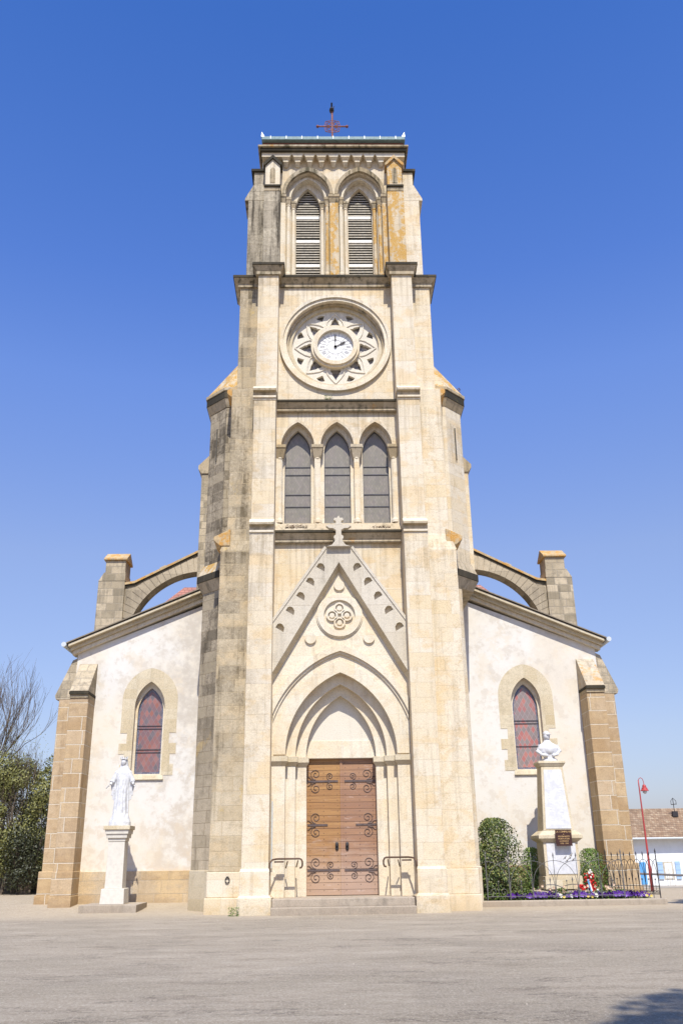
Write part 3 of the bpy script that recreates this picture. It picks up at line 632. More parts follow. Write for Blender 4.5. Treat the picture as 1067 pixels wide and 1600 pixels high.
# ---- main cornice between rose stage and belfry
def cornice(mbd, mbt, x0, x1, yf, yb, zt, prj, sides=(1, 1), h=0.42):
    """dark slab, cove and roll around a block; yf = face, yb = back"""
    p0, p1 = x0-prj*sides[0], x1+prj*sides[1]
    mbd.box(p0, p1, yf-prj, yb, zt-0.11, zt)
    q = 0.06
    mbt.frus((x0-q*sides[0], x1+q*sides[1], yf-q, yb), (p0+0.03, p1-0.03, yf-prj+0.03, yb), zt-h+0.12, zt-0.112)
    mbt.box(x0-(q+.02)*sides[0], x1+(q+.02)*sides[1], yf-q-.02, yb, zt-h, zt-h+0.118)
a, b = MB(), MB(); cornice(a, b, -2.05, 2.05, 0.0, 0.5, 21.92, 0.26, (0, 0))
part(a, 'cornice_slab', m_dark, bevel=0.015); part(b, 'cornice_cove', m_trim)
for s in (-1, 1):
    a, b = MB(), MB(); x0, x1 = sorted((s*2.78, s*3.56)); cornice(a, b, x0, x1, -0.02, 1.5, 21.90, 0.26, (1, 0) if s < 0 else (0, 1))
    part(a, 'cornice_slab', m_dark, bevel=0.015); part(b, 'cornice_cove', m_trim)
    a, b = MB(), MB(); x0, x1 = sorted((s*2.09, s*2.84)); cornice(a, b, x0, x1, -0.63, 0.32, 22.05, 0.22, (1, 1), 0.44)
    part(a, 'cornice_slab', m_dark, bevel=0.015); part(b, 'cornice_cove', m_trim)
# ---- front buttresses
for s in (-1, 1):
    def bx(xi, xo, y, z0, z1, nm='buttress', m=None, bev=0.02, y1=0.3):
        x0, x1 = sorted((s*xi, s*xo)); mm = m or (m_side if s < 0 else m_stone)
        return part(MB().box(x0, x1, y, y1, z0, z1), nm, mm, bevel=bev)
    ms = m_stone
    bx(2.02, 2.98, -1.12, -0.2, 0.43, 'plinth', ms); bx(2.09, 2.93, -1.0, 0.43, 1.12, 'plinth', ms)
    for (z0, z1, p, q) in ((0.43, 0.50, (2.02, 2.98, -1.12), (2.09, 2.93, -1.0)), (1.12, 1.20, (2.09, 2.93, -1.0), (2.11, 2.91, -0.93))):
        A = sorted((s*p[0], s*p[1])); B = sorted((s*q[0], s*q[1]))
        part(MB().frus((*A, p[2], 0.2), (*B, q[2], 0.2), z0, z1), 'plinth_chamfer', ms)
    bx(2.12, 2.90, -0.90, 1.1, 11.3, 'buttress', ms)
    bx(2.12, 2.88, -0.76, 11.7, 16.3, 'buttress', ms)
    bx(2.09, 2.84, -0.63, 16.7, 21.7, 'buttress', ms)
    for zt, y_lo, y_hi in ((11.75, -0.90, -0.76), (16.78, -0.78, -0.65)):
        x0, x1 = sorted((s*2.11, s*2.915))
        part(MB().box(x0, x1, y_lo-0.10, 0.2, zt-0.14, zt-0.06), 'weathering', m_trim, bevel=0.012)
        part(MB().frus((x0, x1, y_lo-0.10, 0.2), (x0, x1, y_hi-0.02, 0.2), zt-0.06, zt+0.12), 'weathering', m_smooth)
        part(MB().box(x0, x1, y_lo+0.03, 0.2, zt-0.32, zt-0.14), 'cove', m_trim)
        mb = MB().box(x0, x1, y_lo-0.05, 0.2, zt-0.40, zt-0.32); mb.box(x0, x1, y_lo+0.002, 0.2, zt-0.48, zt-0.40); part(mb, 'roll_moulding', m_smooth, bevel=0.015)
    # side buttress (front face nearly flush with the wall)
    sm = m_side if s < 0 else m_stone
    def sbx(xo, y, z0, z1, m=sm, nm='side_buttress', xi=2.6):
        x0, x1 = sorted((s*xi, s*xo)); part(MB().box(x0, x1, y, 2.2, z0, z1), nm, m, bevel=0.02)
    sbx(3.98, -0.42, -0.2, 0.43, m_stone, 'plinth'); sbx(3.94, -0.34, 0.43, 1.12, m_stone, 'plinth')
    sbx(3.90, -0.28, 1.12, 10.95)
    sbx(3.72, -0.12, 11.5, 17.1); sbx(3.56, -0.02, 17.1, 21.7)
    x0, x1 = sorted((s*2.7, s*3.92)); X0, X1 = sorted((s*2.7, s*3.72))
    part(MB().frus((x0, x1, -0.27, 2.2), (X0, X1, -0.13, 2.2), 10.95, 11.55), 'weathering', sm)
    # orange weathering stone on outer flank
    def wedge(xo, xi, zt, zb, y0, y1):
        mb = MB(); P = [(s*xi, zt), (s*(xo+0.22), zb+0.2), (s*(xo+0.22), zb+0.08), (s*xo, zb-0.12), (s*xi, zb-0.12)]
        if s > 0: P = P[::-1]
        mb.plate(P, [], y0, y1); part(mb, 'lichen_weathering', m_orange2, bevel=0.015)
    wedge(3.92, 3.6, 11.72, 11.25, -0.26 if s < 0 else -0.2, 0.9)
    wedge(3.70, 3.45, 17.45, 16.95, 0.05, 1.0)
    # ---- stair turret (chamfered) between tower and aisle
    def tp(d): return [(s*3.2, 0.95-d), (s*(4.02+d*0.4), 0.95-d), (s*(4.68+d), 1.62-d*0.4), (s*(4.68+d), 5.2), (s*3.2, 5.2)]
    def tpr(d): p = tp(d); return p if s > 0 else p[::-1]
    def tpl(d):
        xo = 4.68 if s < 0 else 4.24; xi = min(4.02, xo-.12); p = [(s*3.2, 0.95-d), (s*(xi+d*0.4), 0.95-d), (s*(xo+d), 0.95+(xo-xi)-d*0.4), (s*(xo+d), 5.2), (s*3.2, 5.2)]
        return p if s > 0 else p[::-1]
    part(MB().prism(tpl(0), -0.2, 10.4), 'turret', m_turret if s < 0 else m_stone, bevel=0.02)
    part(MB().prism(tpl(0.04), -0.2, 1.15), 'plinth', m_vous if s < 0 else m_stone, bevel=0.02)
    part(MB().prism(tpr(0.02), 10.0, 10.35, tpr(0.20)), 'turret_cornice', m_trim)
    part(MB().prism(tpr(0.22), 10.35, 10.6), 'turret_cornice', m_dark, bevel=0.015)
    part(MB().prism(tpr(0.20), 10.6, 11.0, tpr(0.02)), 'turret_weathering', m_orange if s < 0 else m_trim)
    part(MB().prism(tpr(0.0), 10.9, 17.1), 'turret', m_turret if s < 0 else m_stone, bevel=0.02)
    part(MB().prism(tpr(0.02), 16.95, 17.25, tpr(0.15)), 'turret_cornice', m_trim)
    part(MB().prism(tpr(0.17), 17.25, 17.55), 'turret_cornice', m_dark, bevel=0.015)
    part(MB().prism(tpr(0.20), 17.55, 17.68), 'turret_cornice', m_trim, bevel=0.015)
    ap = [(s*3.2, 1.4), (s*3.3, 1.4), (s*3.35, 1.5), (s*3.35, 5.0), (s*3.2, 5.0)]
    if s < 0: ap = ap[::-1]
    part(MB().prism(tpr(0.16), 17.68, 19.5, ap), 'turret_roof', m_orange)
    part(MB().box(*sorted((s*4.36, s*4.40)), 1.255, 1.3, 14.9, 16.2), 'slit_window', m_void)
    # ---- nave abutment pier behind the turret
    part(MB().box(*sorted((s*4.4, s*5.48)), 5.3, 6.7, 9.5, 16.25), 'abutment_pier', m_rubble if s < 0 else m_stone, bevel=0.02)
    mb = MB(); P = [(s*4.9, 17.3), (s*5.62, 16.55), (s*5.62, 16.4), (s*5.48, 16.2), (s*4.9, 16.2)]
    mb.plate(P if s < 0 else P[::-1], [], 5.25, 6.75); part(mb, 'pier_weathering', m_trim)
# ---- belfry stage
cb = (-1.03, 1.03)
mb = MB().plate([(-2.85, 21.5), (2.85, 21.5), (2.85, 28.0), (-2.85, 28.0)], [arch(c, 0.86, 22.0, 25.86, 26.98) for c in cb], 0.0, 0.2); part(mb, 'belfry_wall', m_stone)
mb = MB().plate([(-2.1, 21.8), (2.1, 21.8), (2.1, 27.4), (-2.1, 27.4)], [arch(c, 0.66, 22.0, 25.8, 26.78) for c in cb], 0.2, 0.4); part(mb, 'belfry_wall', m_smooth)
mb = MB().plate([(-2.1, 21.8), (2.1, 21.8), (2.1, 27.2), (-2.1, 27.2)], [arch(c, 0.475, 22.0, 25.6, 26.55) for c in cb], 0.4, 0.6); part(mb, 'belfry_wall', m_smooth)
for c in cb:
    lw = part(MB().plate(arch(c, 0.5, 22.0, 25.6, 26.6), [], 0.80, 0.85), 'louvred_window', m_void)
    mb = MB(); z = 22.18
    def halfw(z):
        if z < 25.6: return 0.47
        h = 0.95; Rr = (0.475**2+h*h)/0.95; return max(0.02, (0.475-Rr)+math.sqrt(max(0, Rr*Rr-(z-25.6)**2)))
    rails = (22.95, 24.1, 25.25)
    while z < 26.45:
        if all(abs(z-r) > 0.1 for r in rails):
            hw = halfw(z+0.04)
            mb.add([(c-hw, 0.60, z-0.015), (c+hw, 0.60, z-0.015), (c+hw, 0.60, z+0.035), (c-hw, 0.60, z+0.035), (c-hw, 0.74, z+0.10), (c+hw, 0.74, z+0.10), (c+hw, 0.74, z+0.13), (c-hw, 0.74, z+0.13)],
                   [(0,1,2,3), (3,2,6,7), (1,0,4,5), (4,7,6,5), (0,3,7,4), (1,5,6,2)])
        z += 0.118
    mb.build('louvre_slats', m_slat, lw)
    for r in rails: MB().box(c-0.47, c+0.47, 0.575, 0.66, r-0.07, r+0.07).build('louvre_rail', m_slatw, lw, bevel=0.008)
    mb = MB(); archband(mb, c, 0.87, 26.99, 1.0, 27.2, 25.86, -0.12, 0.02, clip=1.0 if c < 0 else 1.0); part(mb, 'hood_mould', m_trim)
    mb = MB(); archband(mb, c, 0.66, 26.79, 0.74, 26.88, 25.84, 0.13, 0.22); part(mb, 'arch_roll', m_smooth)
    for s in (-1, 1):
        for dx, y in ((0.76, 0.10), (0.57, 0.30)):
            x = c+s*dx
            om = m_orange if (c > 0 and s > 0) or (c < 0 and s > 0 and dx > .7) else m_smooth
            mb = MB().lathe([(0.10, 22.02), (0.10, 22.2), (0.072, 22.25), (0.072, 25.36), (0.09, 25.38), (0.09, 25.42), (0.07, 25.43)], x, y, 14)
            co = part(mb, 'colonnette', om)
            mb = MB().frus((x-0.07, x+0.07, y-0.07, y+0.1), (x-0.105, x+0.105, y-0.11, y+0.1), 25.42, 25.64); mb.box(x-0.115, x+0.115, y-0.125, y+0.1, 25.64, 25.78 - (0.0 if y < .2 else .04))
            mb.build('capital', m_trim, co, bevel=0.01)
for x0, x1, mt in ((-2.1, -1.92, m_smooth), (-0.17, 0.17, m_orange), (1.9, 2.1, m_orange)):
    part(MB().box(x0, x1, -0.03, 0.1, 22.0, 25.5), 'pilaster', mt, bevel=0.01)
    mb = MB().box(x0-0.05, x1+0.05, -0.12, 0.1, 25.72, 25.84); mb.frus((x0, x1, -0.04, 0.1), (x0-0.04, x1+0.04, -0.10, 0.1), 25.5, 25.72); part(mb, 'impost', m_trim)
for s in (-1, 1):
    def seg(a, b): return sorted((s*a, s*b))
    bm_ = m_stain_l if s < 0 else m_stone
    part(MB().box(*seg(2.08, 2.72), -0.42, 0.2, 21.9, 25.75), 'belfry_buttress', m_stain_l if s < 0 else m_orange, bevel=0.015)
    part(MB().box(*seg(2.07, 2.73), -0.50, 0.2, 25.90, 25.98), 'weathering', m_dark, bevel=0.01)
    part(MB().box(*seg(2.08, 2.72), -0.44, 0.2, 25.72, 25.90), 'cove', m_trim)
    mb = MB(); cx = s*2.40
    mb.plate([(cx-0.29, 25.98), (cx+0.29, 25.98), (cx+0.29, 27.02), (cx, 27.36), (cx-0.29, 27.02)], [], -0.37, 0.1); part(mb, 'belfry_buttress', m_smooth if s < 0 else m_orange, bevel=0.012)
    mb = MB(); mb.plate([(cx-0.37, 26.98), (cx-0.37, 27.08), (cx, 27.50), (cx+0.37, 27.08), (cx+0.37, 26.98), (cx+0.30, 27.0), (cx, 27.34), (cx-0.30, 27.0)][::-1], [], -0.46, 0.1); part(mb, 'gablet', m_dark if s < 0 else m_orange2)
    mb = MB(); mb.plate(arch(cx, 0.10, 26.15, 26.75, 26.92), [], -0.385, -0.36); part(mb, 'blind_niche', m_trim)
    # belfry side buttress
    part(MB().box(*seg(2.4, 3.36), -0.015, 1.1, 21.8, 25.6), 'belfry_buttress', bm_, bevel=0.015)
    mb = MB(); P = [(s*2.6, 25.6), (s*3.50, 25.6), (s*3.48, 25.72), (s*3.18, 26.35), (s*2.6, 26.35)]
    mb.plate(P if s > 0 else P[::-1], [], -0.018, 1.1); part(mb, 'weathering', bm_)
    part(MB().box(*seg(2.6, 3.16), -0.013, 1.1, 26.35, 27.0), 'belfry_buttress', bm_, bevel=0.012)
    part(MB().box(*seg(2.6, 3.27), -0.10, 1.15, 27.0, 27.12), 'buttress_cap', m_dark, bevel=0.012)
# corbel table
mb = MB(); n = 9
xs_ = [-1.90+i*(3.80/(n-1)) for i in range(n)]
for x in xs_:
    mb = MB().frus((x-0.07, x+0.07, -0.06, 0.02), (x-0.095, x+0.095, -0.20, 0.02), 27.24, 27.36); mb.box(x-0.10, x+0.10, -0.21, 0.02, 27.36, 27.44); mb.frus((x-0.11, x+0.11, -0.16, 0.02), (x-0.16, x+0.16, -0.28, 0.02), 27.445, 27.54)
    part(mb, 'corbel', m_smooth)
pts = [(-2.85, 27.54)]
for i, x in enumerate(xs_):
    pts += [(x-0.16, 27.54), (x+0.16, 27.54)]
    if i < n-1: m_ = (x+xs_[i+1])/2; pts += [(m_, 27.68)]
pts += [(2.85, 27.54), (2.85, 27.80), (-2.85, 27.80)]
mb = MB().plate(pts, [], -0.30, 0.02); part(mb, 'corbel_arches', m_smooth)
mb = MB().box(-2.92, 2.92, -0.42, 5.9, 27.74, 27.88); part(mb, 'top_cornice', m_dark, bevel=0.02)
mb = MB().box(-3.0, 3.0, -0.50, 6.0, 27.88, 27.97); part(mb, 'top_cornice', m_trim, bevel=0.02)
mb = MB().box(-2.82, 2.82, -0.34, 5.8, 27.97, 28.22); part(mb, 'fascia', m_rust)
mb = MB().box(-2.86, 2.88, -0.52, 5.9, 28.20, 28.38); gt = part(mb, 'gutter', m_zinc, bevel=0.03)
for i in range(9):
    x = -2.5+i*0.625; MB().box(x-0.012, x+0.012, -0.53, -0.49, 28.24, 28.39).build('gutter_bracket', m_zincw, gt)
for s in (-1, 1):
    mb = MB().add([(s*2.88, -0.52, 28.36), (s*2.74, -0.52, 28.36), (s*2.88, -0.38, 28.36), (s*2.86, -0.50, 28.62)], [(0, 1, 3), (0, 3, 2), (1, 2, 3), (0, 2, 1)]); mb.build('gutter_end', m_zincw, gt)
mb = MB().frus((-2.8, 2.8, -0.42, 5.8), (-0.05, 0.05, 2.65, 2.75), 28.3, 30.3); part(mb, 'tower_roof', m_slate)
mb = MB().box(-2.84, 2.84, 0.9, 5.7, 0, 27.9); part(mb, 'tower_core', m_stone)
# metal cross + weathercock on roof
mc = empty('roof_cross', (0, 2.7, 30.5), None, None); mc.parent = church
Z = 32.1
mb = MB().tube([(0.02, 2.7, 30.4), (0.02, 2.7, 33.0)], 0.045, 8); mb.tube([(-0.66, 2.7, Z), (0.70, 2.7, Z)], 0.035, 8)
for x in (-0.64, 0.68): mb.ball((x, 2.7, Z), 0.07)
for k in range(4):
    a0 = math.pi/4 + k*math.pi/2
    for s in (-1, 1):
        pts = []
        for i in range(18):
            q = i/17; rad = 0.15*(1-0.75*q); aa = a0+s*math.pi/2*0 + s*q*2*math.pi*1.2
            pts.append((0.02+0.24*math.cos(a0)+rad*math.cos(aa), 2.7, Z+0.24*math.sin(a0)+rad*math.sin(aa)))
        mb.tube(pts, 0.014, 5)
    mb.tube([(0.02+0.36*math.cos(a0-.7), 2.7, Z+0.36*math.sin(a0-.7)), (0.02+0.42*math.cos(a0), 2.7, Z+0.42*math.sin(a0)), (0.02+0.36*math.cos(a0+.7), 2.7, Z+0.36*math.sin(a0+.7))], 0.014, 5)
mb.build('cross_frame', m_rust, mc)
mb = MB().ball((0.0, 2.7, 33.05), 0.10, 10, 8, (1.1, 1.8, 1.0)); mb.tube([(0.04, 2.75, 33.02), (0.08, 2.95, 33.25), (0.11, 3.0, 33.6)], 0.055, 7, r2=0.02); mb.tube([(0, 2.6, 33.1), (0, 2.45, 33.25)], 0.04, 6)
mb.build('weathercock', m_iron, mc)

# ---- aisles, nave, flying buttresses
part(MB().box(-4.9, 4.9, 5.2, 30, 0, 14.0), 'nave_wall', m_rubble)
mb = MB().plate([(-5.1, 13.9), (5.1, 13.9), (0, 17.2)], [], 5.5, 30); part(mb, 'nave_roof', m_redtile)
YW = 4.0
for s in (-1, 1):
    def SX(P): return [(s*x, z) for x, z in P] if s > 0 else [(s*x, z) for x, z in P][::-1]
    wc = -s*0 + s*6.73
    win = arch(wc, 0.53, 4.16, 6.55, 7.45)
    mb = MB().plate(SX([(4.1, -0.2), (9.45, -0.2), (9.45, 8.5), (4.1, 10.6)]), [win], YW, YW+0.5); part(mb, 'aisle_wall', m_plaster)
    part(MB().box(*sorted((s*9.0, s*9.45)), YW+0.5, 28, -0.2, 8.35), 'aisle_wall', m_plaster)
    part(MB().plate(SX([(4.15, -0.2), (9.5, -0.2), (9.5, 1.12), (4.15, 1.12)]), [], YW-0.10, YW+0.1), 'plinth', m_plinth, bevel=0.02)
    # surround of the window: voussoirs and quoins, 5 mm proud
    out = arch(wc, 0.98, 6.0, 6.35, 7.92, 18); qs = []
    z = 4.45; k = 0; L = []; Rt = []
    zz = 6.0
    while zz > 4.3:
        d = (0.98, 0.74, 1.0, 0.80, 0.93, 0.72)[k % 6]
        L += [(wc-d, zz), (wc-d, zz-0.36)]; Rt += [(wc+d, zz), (wc+d, zz-0.36)]; zz -= 0.36; k += 1
    outline = L[::1] + [(wc-0.53, zz)]
    outline = outline + win[0:1] if False else outline
    arc_out = arch(wc, 0.98, 6.0, 6.80, 7.94, 18)[2:]
    full = [(wc+0.56, zz), ] + Rt[::-1] + arc_out + L + [(wc-0.56, zz)]
    part(MB().plate(full, [arch(wc, 0.53, 4.161, 6.55, 7.45)], YW-0.012, YW+0.003), 'window_surround', m_vous)
    wf = part(MB().plate(arch(wc, 0.58, 4.1, 6.55, 7.5), [arch(wc, 0.45, 4.26, 6.4, 7.25)], YW+0.2, YW+0.45), 'stained_window', m_smooth)
    MB().plate(arch(wc, 0.46, 4.25, 6.4, 7.26), [arch(wc, 0.39, 4.33, 6.38, 7.14)], YW+0.30, YW+0.34).build('border_glass', m_border, wf)
    MB().plate(arch(wc, 0.395, 4.32, 6.38, 7.15), [], YW+0.305, YW+0.34).build('glass', m_stain if s < 0 else m_stain2, wf)
    mb = MB()
    for z in (5.0, 5.1, 5.82, 5.92) if s < 0 else (5.05, 5.85, 5.95): mb.box(wc-0.45, wc+0.45, YW+0.28, YW+0.302, z-0.010, z+0.010)
    mb.build('saddle_bar', m_lead, wf)
    part(MB().frus((wc-0.62, wc+0.62, YW-0.07, YW+0.3), (wc-0.60, wc+0.60, YW-0.02, YW+0.3), 4.05, 4.2), 'window_sill', m_vous, bevel=0.01)
    # raking cornice
    def band(z_a, z_b, y0, mat, nm, x0=4.62, x1=9.62, dz=0, bev=0.012):
        k_ = (8.42-10.36)/(9.6-5.0)
        def zl(x): return 10.36+(x-5.0)*k_
        part(MB().plate(SX([(x0, zl(x0)+z_a), (x1, zl(x1)+z_a), (x1, zl(x1)+z_b), (x0, zl(x0)+z_b)]), [], y0, YW+0.3), nm, mat, bevel=bev)
    band(0.0, 0.16, YW-0.14, m_smooth, 'raking_cornice'); band(0.16, 0.30, YW-0.25, m_vous, 'raking_cornice', x1=9.68); band(0.30, 0.40, YW-0.42, m_vous, 'raking_cornice', x1=9.72)
    k_ = (8.42-10.36)/4.6
    rf = [(4.6, 10.36-0.4*k_*0+0.58), (9.86, 10.36+(9.86-5)*k_+0.44), (9.86, 10.36+(9.86-5)*k_+0.50), (4.6, 10.36+(4.6-5)*k_+0.50)]
    zl = lambda x: 10.36+(x-5.0)*k_
    mb = MB().plate(SX([(4.6, zl(4.6)+0.44), (9.80, zl(9.8)+0.44), (9.80, zl(9.8)+0.48), (4.6, zl(4.6)+0.48)]), [], YW-0.47, 28); part(mb, 'aisle_roof', m_eave)
    mb = MB().tube([(s*9.86, YW-0.52, zl(9.86)+0.42), (s*9.86, 28, zl(9.86)+0.42)], 0.09, 10); part(mb, 'gutter', m_zincw)
    # corner buttresses
    x0, x1 = sorted((s*8.70, s*9.34))
    bmat = m_ochre
    part(MB().box(x0-0.04, x1+0.04, 2.98, YW+0.1, -0.2, 0.42), 'plinth', bmat, bevel=0.02); part(MB().box(x0-0.02, x1+0.02, 3.04, YW+0.1, 0.42, 1.15), 'plinth', bmat, bevel=0.02)
    part(MB().box(x0, x1, 3.1, YW+0.1, 1.1, 6.75), 'aisle_buttress', bmat, bevel=0.02)
    mb = MB().prismx([(3.1, 6.95), (YW+0.1, 6.95), (YW+0.1, 8.1), (YW-0.05, 8.1), (3.02, 6.98)][::-1], x0+0.001, x1-0.001); part(mb, 'buttress_weathering', m_rubble if s < 0 else m_lich)
    part(MB().box(x0-0.02, x1+0.02, 3.0, YW, 6.86, 6.96), 'drip_mould', m_dark, bevel=0.01); part(MB().box(x0, x1, 3.06, YW, 6.75, 6.86), 'drip_mould', m_trim)
    part(MB().box(*sorted((s*9.2, s*10.14)), YW-0.02, YW+0.9, -0.2, 0.42), 'plinth', bmat, bevel=0.02)
    part(MB().box(*sorted((s*9.2, s*10.08)), YW, YW+0.85, 0.42, 1.15), 'plinth', bmat, bevel=0.02)
    part(MB().box(*sorted((s*9.2, s*9.98)), YW+0.02, YW+0.8, 1.1, 6.9), 'aisle_buttress', bmat, bevel=0.02)
    mb = MB().plate(SX([(9.2, 6.85), (10.10, 6.85), (10.14, 6.98), (9.62, 8.25), (9.2, 8.45)]), [], YW+0.01, YW+0.82); part(mb, 'buttress_weathering', m_rubble)
    # pinnacle pier and flying buttress
    Yf = 5.5
    part(MB().box(*sorted((s*8.32, s*9.36)), Yf, Yf+0.9, 7, 11.75), 'buttress_pier', m_rubble, bevel=0.02)
    mb = MB().plate(SX([(8.32, 11.7), (9.36, 11.7), (9.16, 12.05), (8.32, 12.05)]), [], Yf-0.01, Yf+0.9); part(mb, 'pier_weathering', m_rubble)
    part(MB().box(*sorted((s*8.34, s*9.12)), Yf, Yf+0.9, 12.0, 12.55), 'buttress_pier', m_rubble, bevel=0.02)
    mb = MB(); x0, x1 = sorted((s*8.27, s*9.20))
    mb.prismx([(Yf-0.09, 12.55), (Yf+0.99, 12.55), (Yf+0.99, 12.62), (Yf+0.45, 12.98), (Yf-0.09, 12.62)][::-1], x0, x1); part(mb, 'pier_cap', m_orange2, bevel=0.02)
    # arch: underside circle from (8.0,9.8) up to (5.45,12.1)
    cxx, czz, rr = 5.3, 9.25, 2.85
    under = []
    for i in range(19):
        a = R(90-72*i/18+0); under.append((cxx+rr*math.cos(a), czz+rr*math.sin(a)))
    P = under + [(8.4, 9.8), (8.4, 11.55), (7.95, 11.62), (5.3, 12.98)]
    mb = MB().plate(SX(P[::-1]), [], Yf+0.12, Yf+0.78); part(mb, 'flying_buttress', m_rubble)
    mb = MB(); nv = 15      # voussoirs, slightly proud
    for i in range(nv):
        a = R(88-70*i/nv); b_ = R(88-70*(i+0.93)/nv); r1 = rr+0.52+0.05*((i*7) % 3)
        mb.plate(SX([(cxx+rr*math.cos(a), czz+rr*math.sin(a)), (cxx+rr*math.cos(b_), czz+rr*math.sin(b_)), (cxx+r1*math.cos(b_), czz+r1*math.sin(b_)), (cxx+r1*math.cos(a), czz+r1*math.sin(a))][::-1]), [], Yf+0.10, Yf+0.13)
    part(mb, 'voussoirs', stone('flyer stone', (0.40, 0.33, 0.23), (0.52, 0.43, 0.30), (0.62, 0.52, 0.37), (0.4, 0.33, 0.25), bw=3, bh=3, dirt=0.3, streak=0.1, bumpk=0.7))
    mb = MB().plate(SX([(8.36, 11.55), (8.36, 11.64), (7.95, 11.71), (5.3, 13.07), (5.3, 12.98), (7.95, 11.62)]), [], Yf+0.02, Yf+0.88); part(mb, 'flyer_coping', m_orange2)
    mb = MB().plate(SX([(8.35, 11.45), (8.35, 11.552), (7.95, 11.622), (5.3, 12.982), (5.3, 12.90), (7.95, 11.54)]), [], Yf+0.07, Yf+0.83); part(mb, 'flyer_coping', m_dark)
# transept roof (hipped) behind
mb = MB(); zr, ze = 15.85, 12.6
V = [(-10.6, 17, ze), (10.6, 17, ze), (10.6, 25, ze), (-10.6, 25, ze), (-8.45, 20.5, zr), (8.45, 20.5, zr)]
mb.add(V, [(0, 1, 5, 4), (1, 2, 5), (2, 3, 4, 5), (3, 0, 4), (3, 2, 1, 0)]); part(mb, 'transept_roof', m_redtile)
part(MB().box(-9.4, 9.4, 17.8, 24.5, 0, 12.4), 'transept_wall', m_rubble)
# small fittings
mb = MB().tube([(-2.075, -0.28, 1.2), (-2.075, -0.28, 3.05)], 0.022, 8); part(mb, 'conduit', m_zincw)
mb = MB(); mb.tube([(-3.33+0.06*math.cos(R(20*i)), -0.37, 0.90+0.075*math.sin(R(20*i))) for i in range(19)], 0.014, 6); mb.box(-3.36, -3.30, -0.38, -0.33, 0.96, 1.0); part(mb, 'tether_ring', m_iron)

# ------------------------------------------------------------------ handrails
def handrail(s, label):
    o = empty('handrail', (s*1.6, -0.7, 0.4), label, 'handrail', 'handrails at the church door')
    mb = MB(); y = -0.55
    mb.tube([(s*2.10, -0.88, 1.02), (s*2.09, -0.86, 1.34), (s*2.02, -0.75, 1.43), (s*1.9, y, 1.45), (s*1.25, y, 1.45), (s*1.20, y, 1.43), (s*1.17, y, 1.36), (s*1.17, y, 1.27), (s*1.20, y, 1.21), (s*1.25, y, 1.2)], 0.026, 8)
    mb.build('rail', m_rail, o, smooth=True)
    mb = MB().box(*sorted((s*1.70, s*1.98)), y-0.02, y+0.02, 1.35, 1.39); mb.build('bracket', m_rail, o)
    mb = MB(); mb.tube([(s*1.66, -0.20, 1.20), (s*1.60, y+.1, 1.38)], 0.018, 6); mb.tube([(s*1.36, 0.05, 1.22), (s*1.30, y+.1, 1.40)], 0.018, 6); mb.build('strut', m_rail, o)
handrail(-1, 'brown iron handrail left of the church door'); handrail(1, 'brown iron handrail right of the church door')

# ------------------------------------------------------------------ remeshed sculptures
def sculpt(name, mb, mat, parent, voxel, off, smooth_it=2):
    tmp = mb.build('tmp', mat, off=off); md = tmp.modifiers.new('r', 'REMESH'); md.mode = 'VOXEL'; md.voxel_size = voxel; md.use_smooth_shade = True
    if smooth_it:
        m2 = tmp.modifiers.new('s', 'SMOOTH'); m2.iterations = smooth_it; m2.factor = 0.5
    dg = bpy.context.evaluated_depsgraph_get(); me = bpy.data.meshes.new_from_object(tmp.evaluated_get(dg)); me.name = name
    bpy.data.objects.remove(tmp)
    me.materials.clear(); me.materials.append(mat); me.shade_smooth()
    o = bpy.data.objects.new(name, me); COL.objects.link(o)
    if parent: o.parent = parent
    return o
def loft(mb, secs, n=48):
    V = []; Fc = []
    for (cx, cy, z, rx, ry, amp, k) in secs:
        for i in range(n):
            a = 2*math.pi*i/n; f = 1+amp*math.sin(k*a+z*1.3)+amp*.6*math.sin((k*1.7)//1*a+2+z)
            V.append((cx+rx*f*math.cos(a), cy+ry*f*math.sin(a), z))
    m = len(secs)
    for j in range(m-1):
        for i in range(n): Fc.append((j*n+i, j*n+(i+1) % n, (j+1)*n+(i+1) % n, (j+1)*n+i))
    Fc += [tuple(range(n))[::-1], tuple(range((m-1)*n, m*n))]; mb.add(V, Fc)
# pedestal
PX, PY = -7.05, 2.0
g0 = gz(PX, PY)
pd = empty('pedestal', (PX, PY, g0), 'tall pale stone pedestal with stepped cap carrying the white statue', 'pedestal')
def pb(h0, h1, z0, z1, name, mat=m_ped, h0b=None):
    MB().frus((PX-h0, PX+h0, PY-h0, PY+h0), (PX-h1, PX+h1, PY-h1, PY+h1), z0, z1).build(name, mat, pd, bevel=0.012)
pb(0.86, 0.86, -0.1, 0.22, 'base_slab', m_curb); pb(0.37, 0.35, 0.22, 0.66, 'plinth'); pb(0.27, 0.255, 0.66, 2.02, 'shaft')
pb(0.27, 0.28, 2.02, 2.12, 'cap_moulding'); pb(0.32, 0.33, 2.12, 2.24, 'cap_moulding'); pb(0.36, 0.37, 2.24, 2.37, 'cap_moulding'); pb(0.41, 0.41, 2.37, 2.49, 'cap_slab', m_vous)
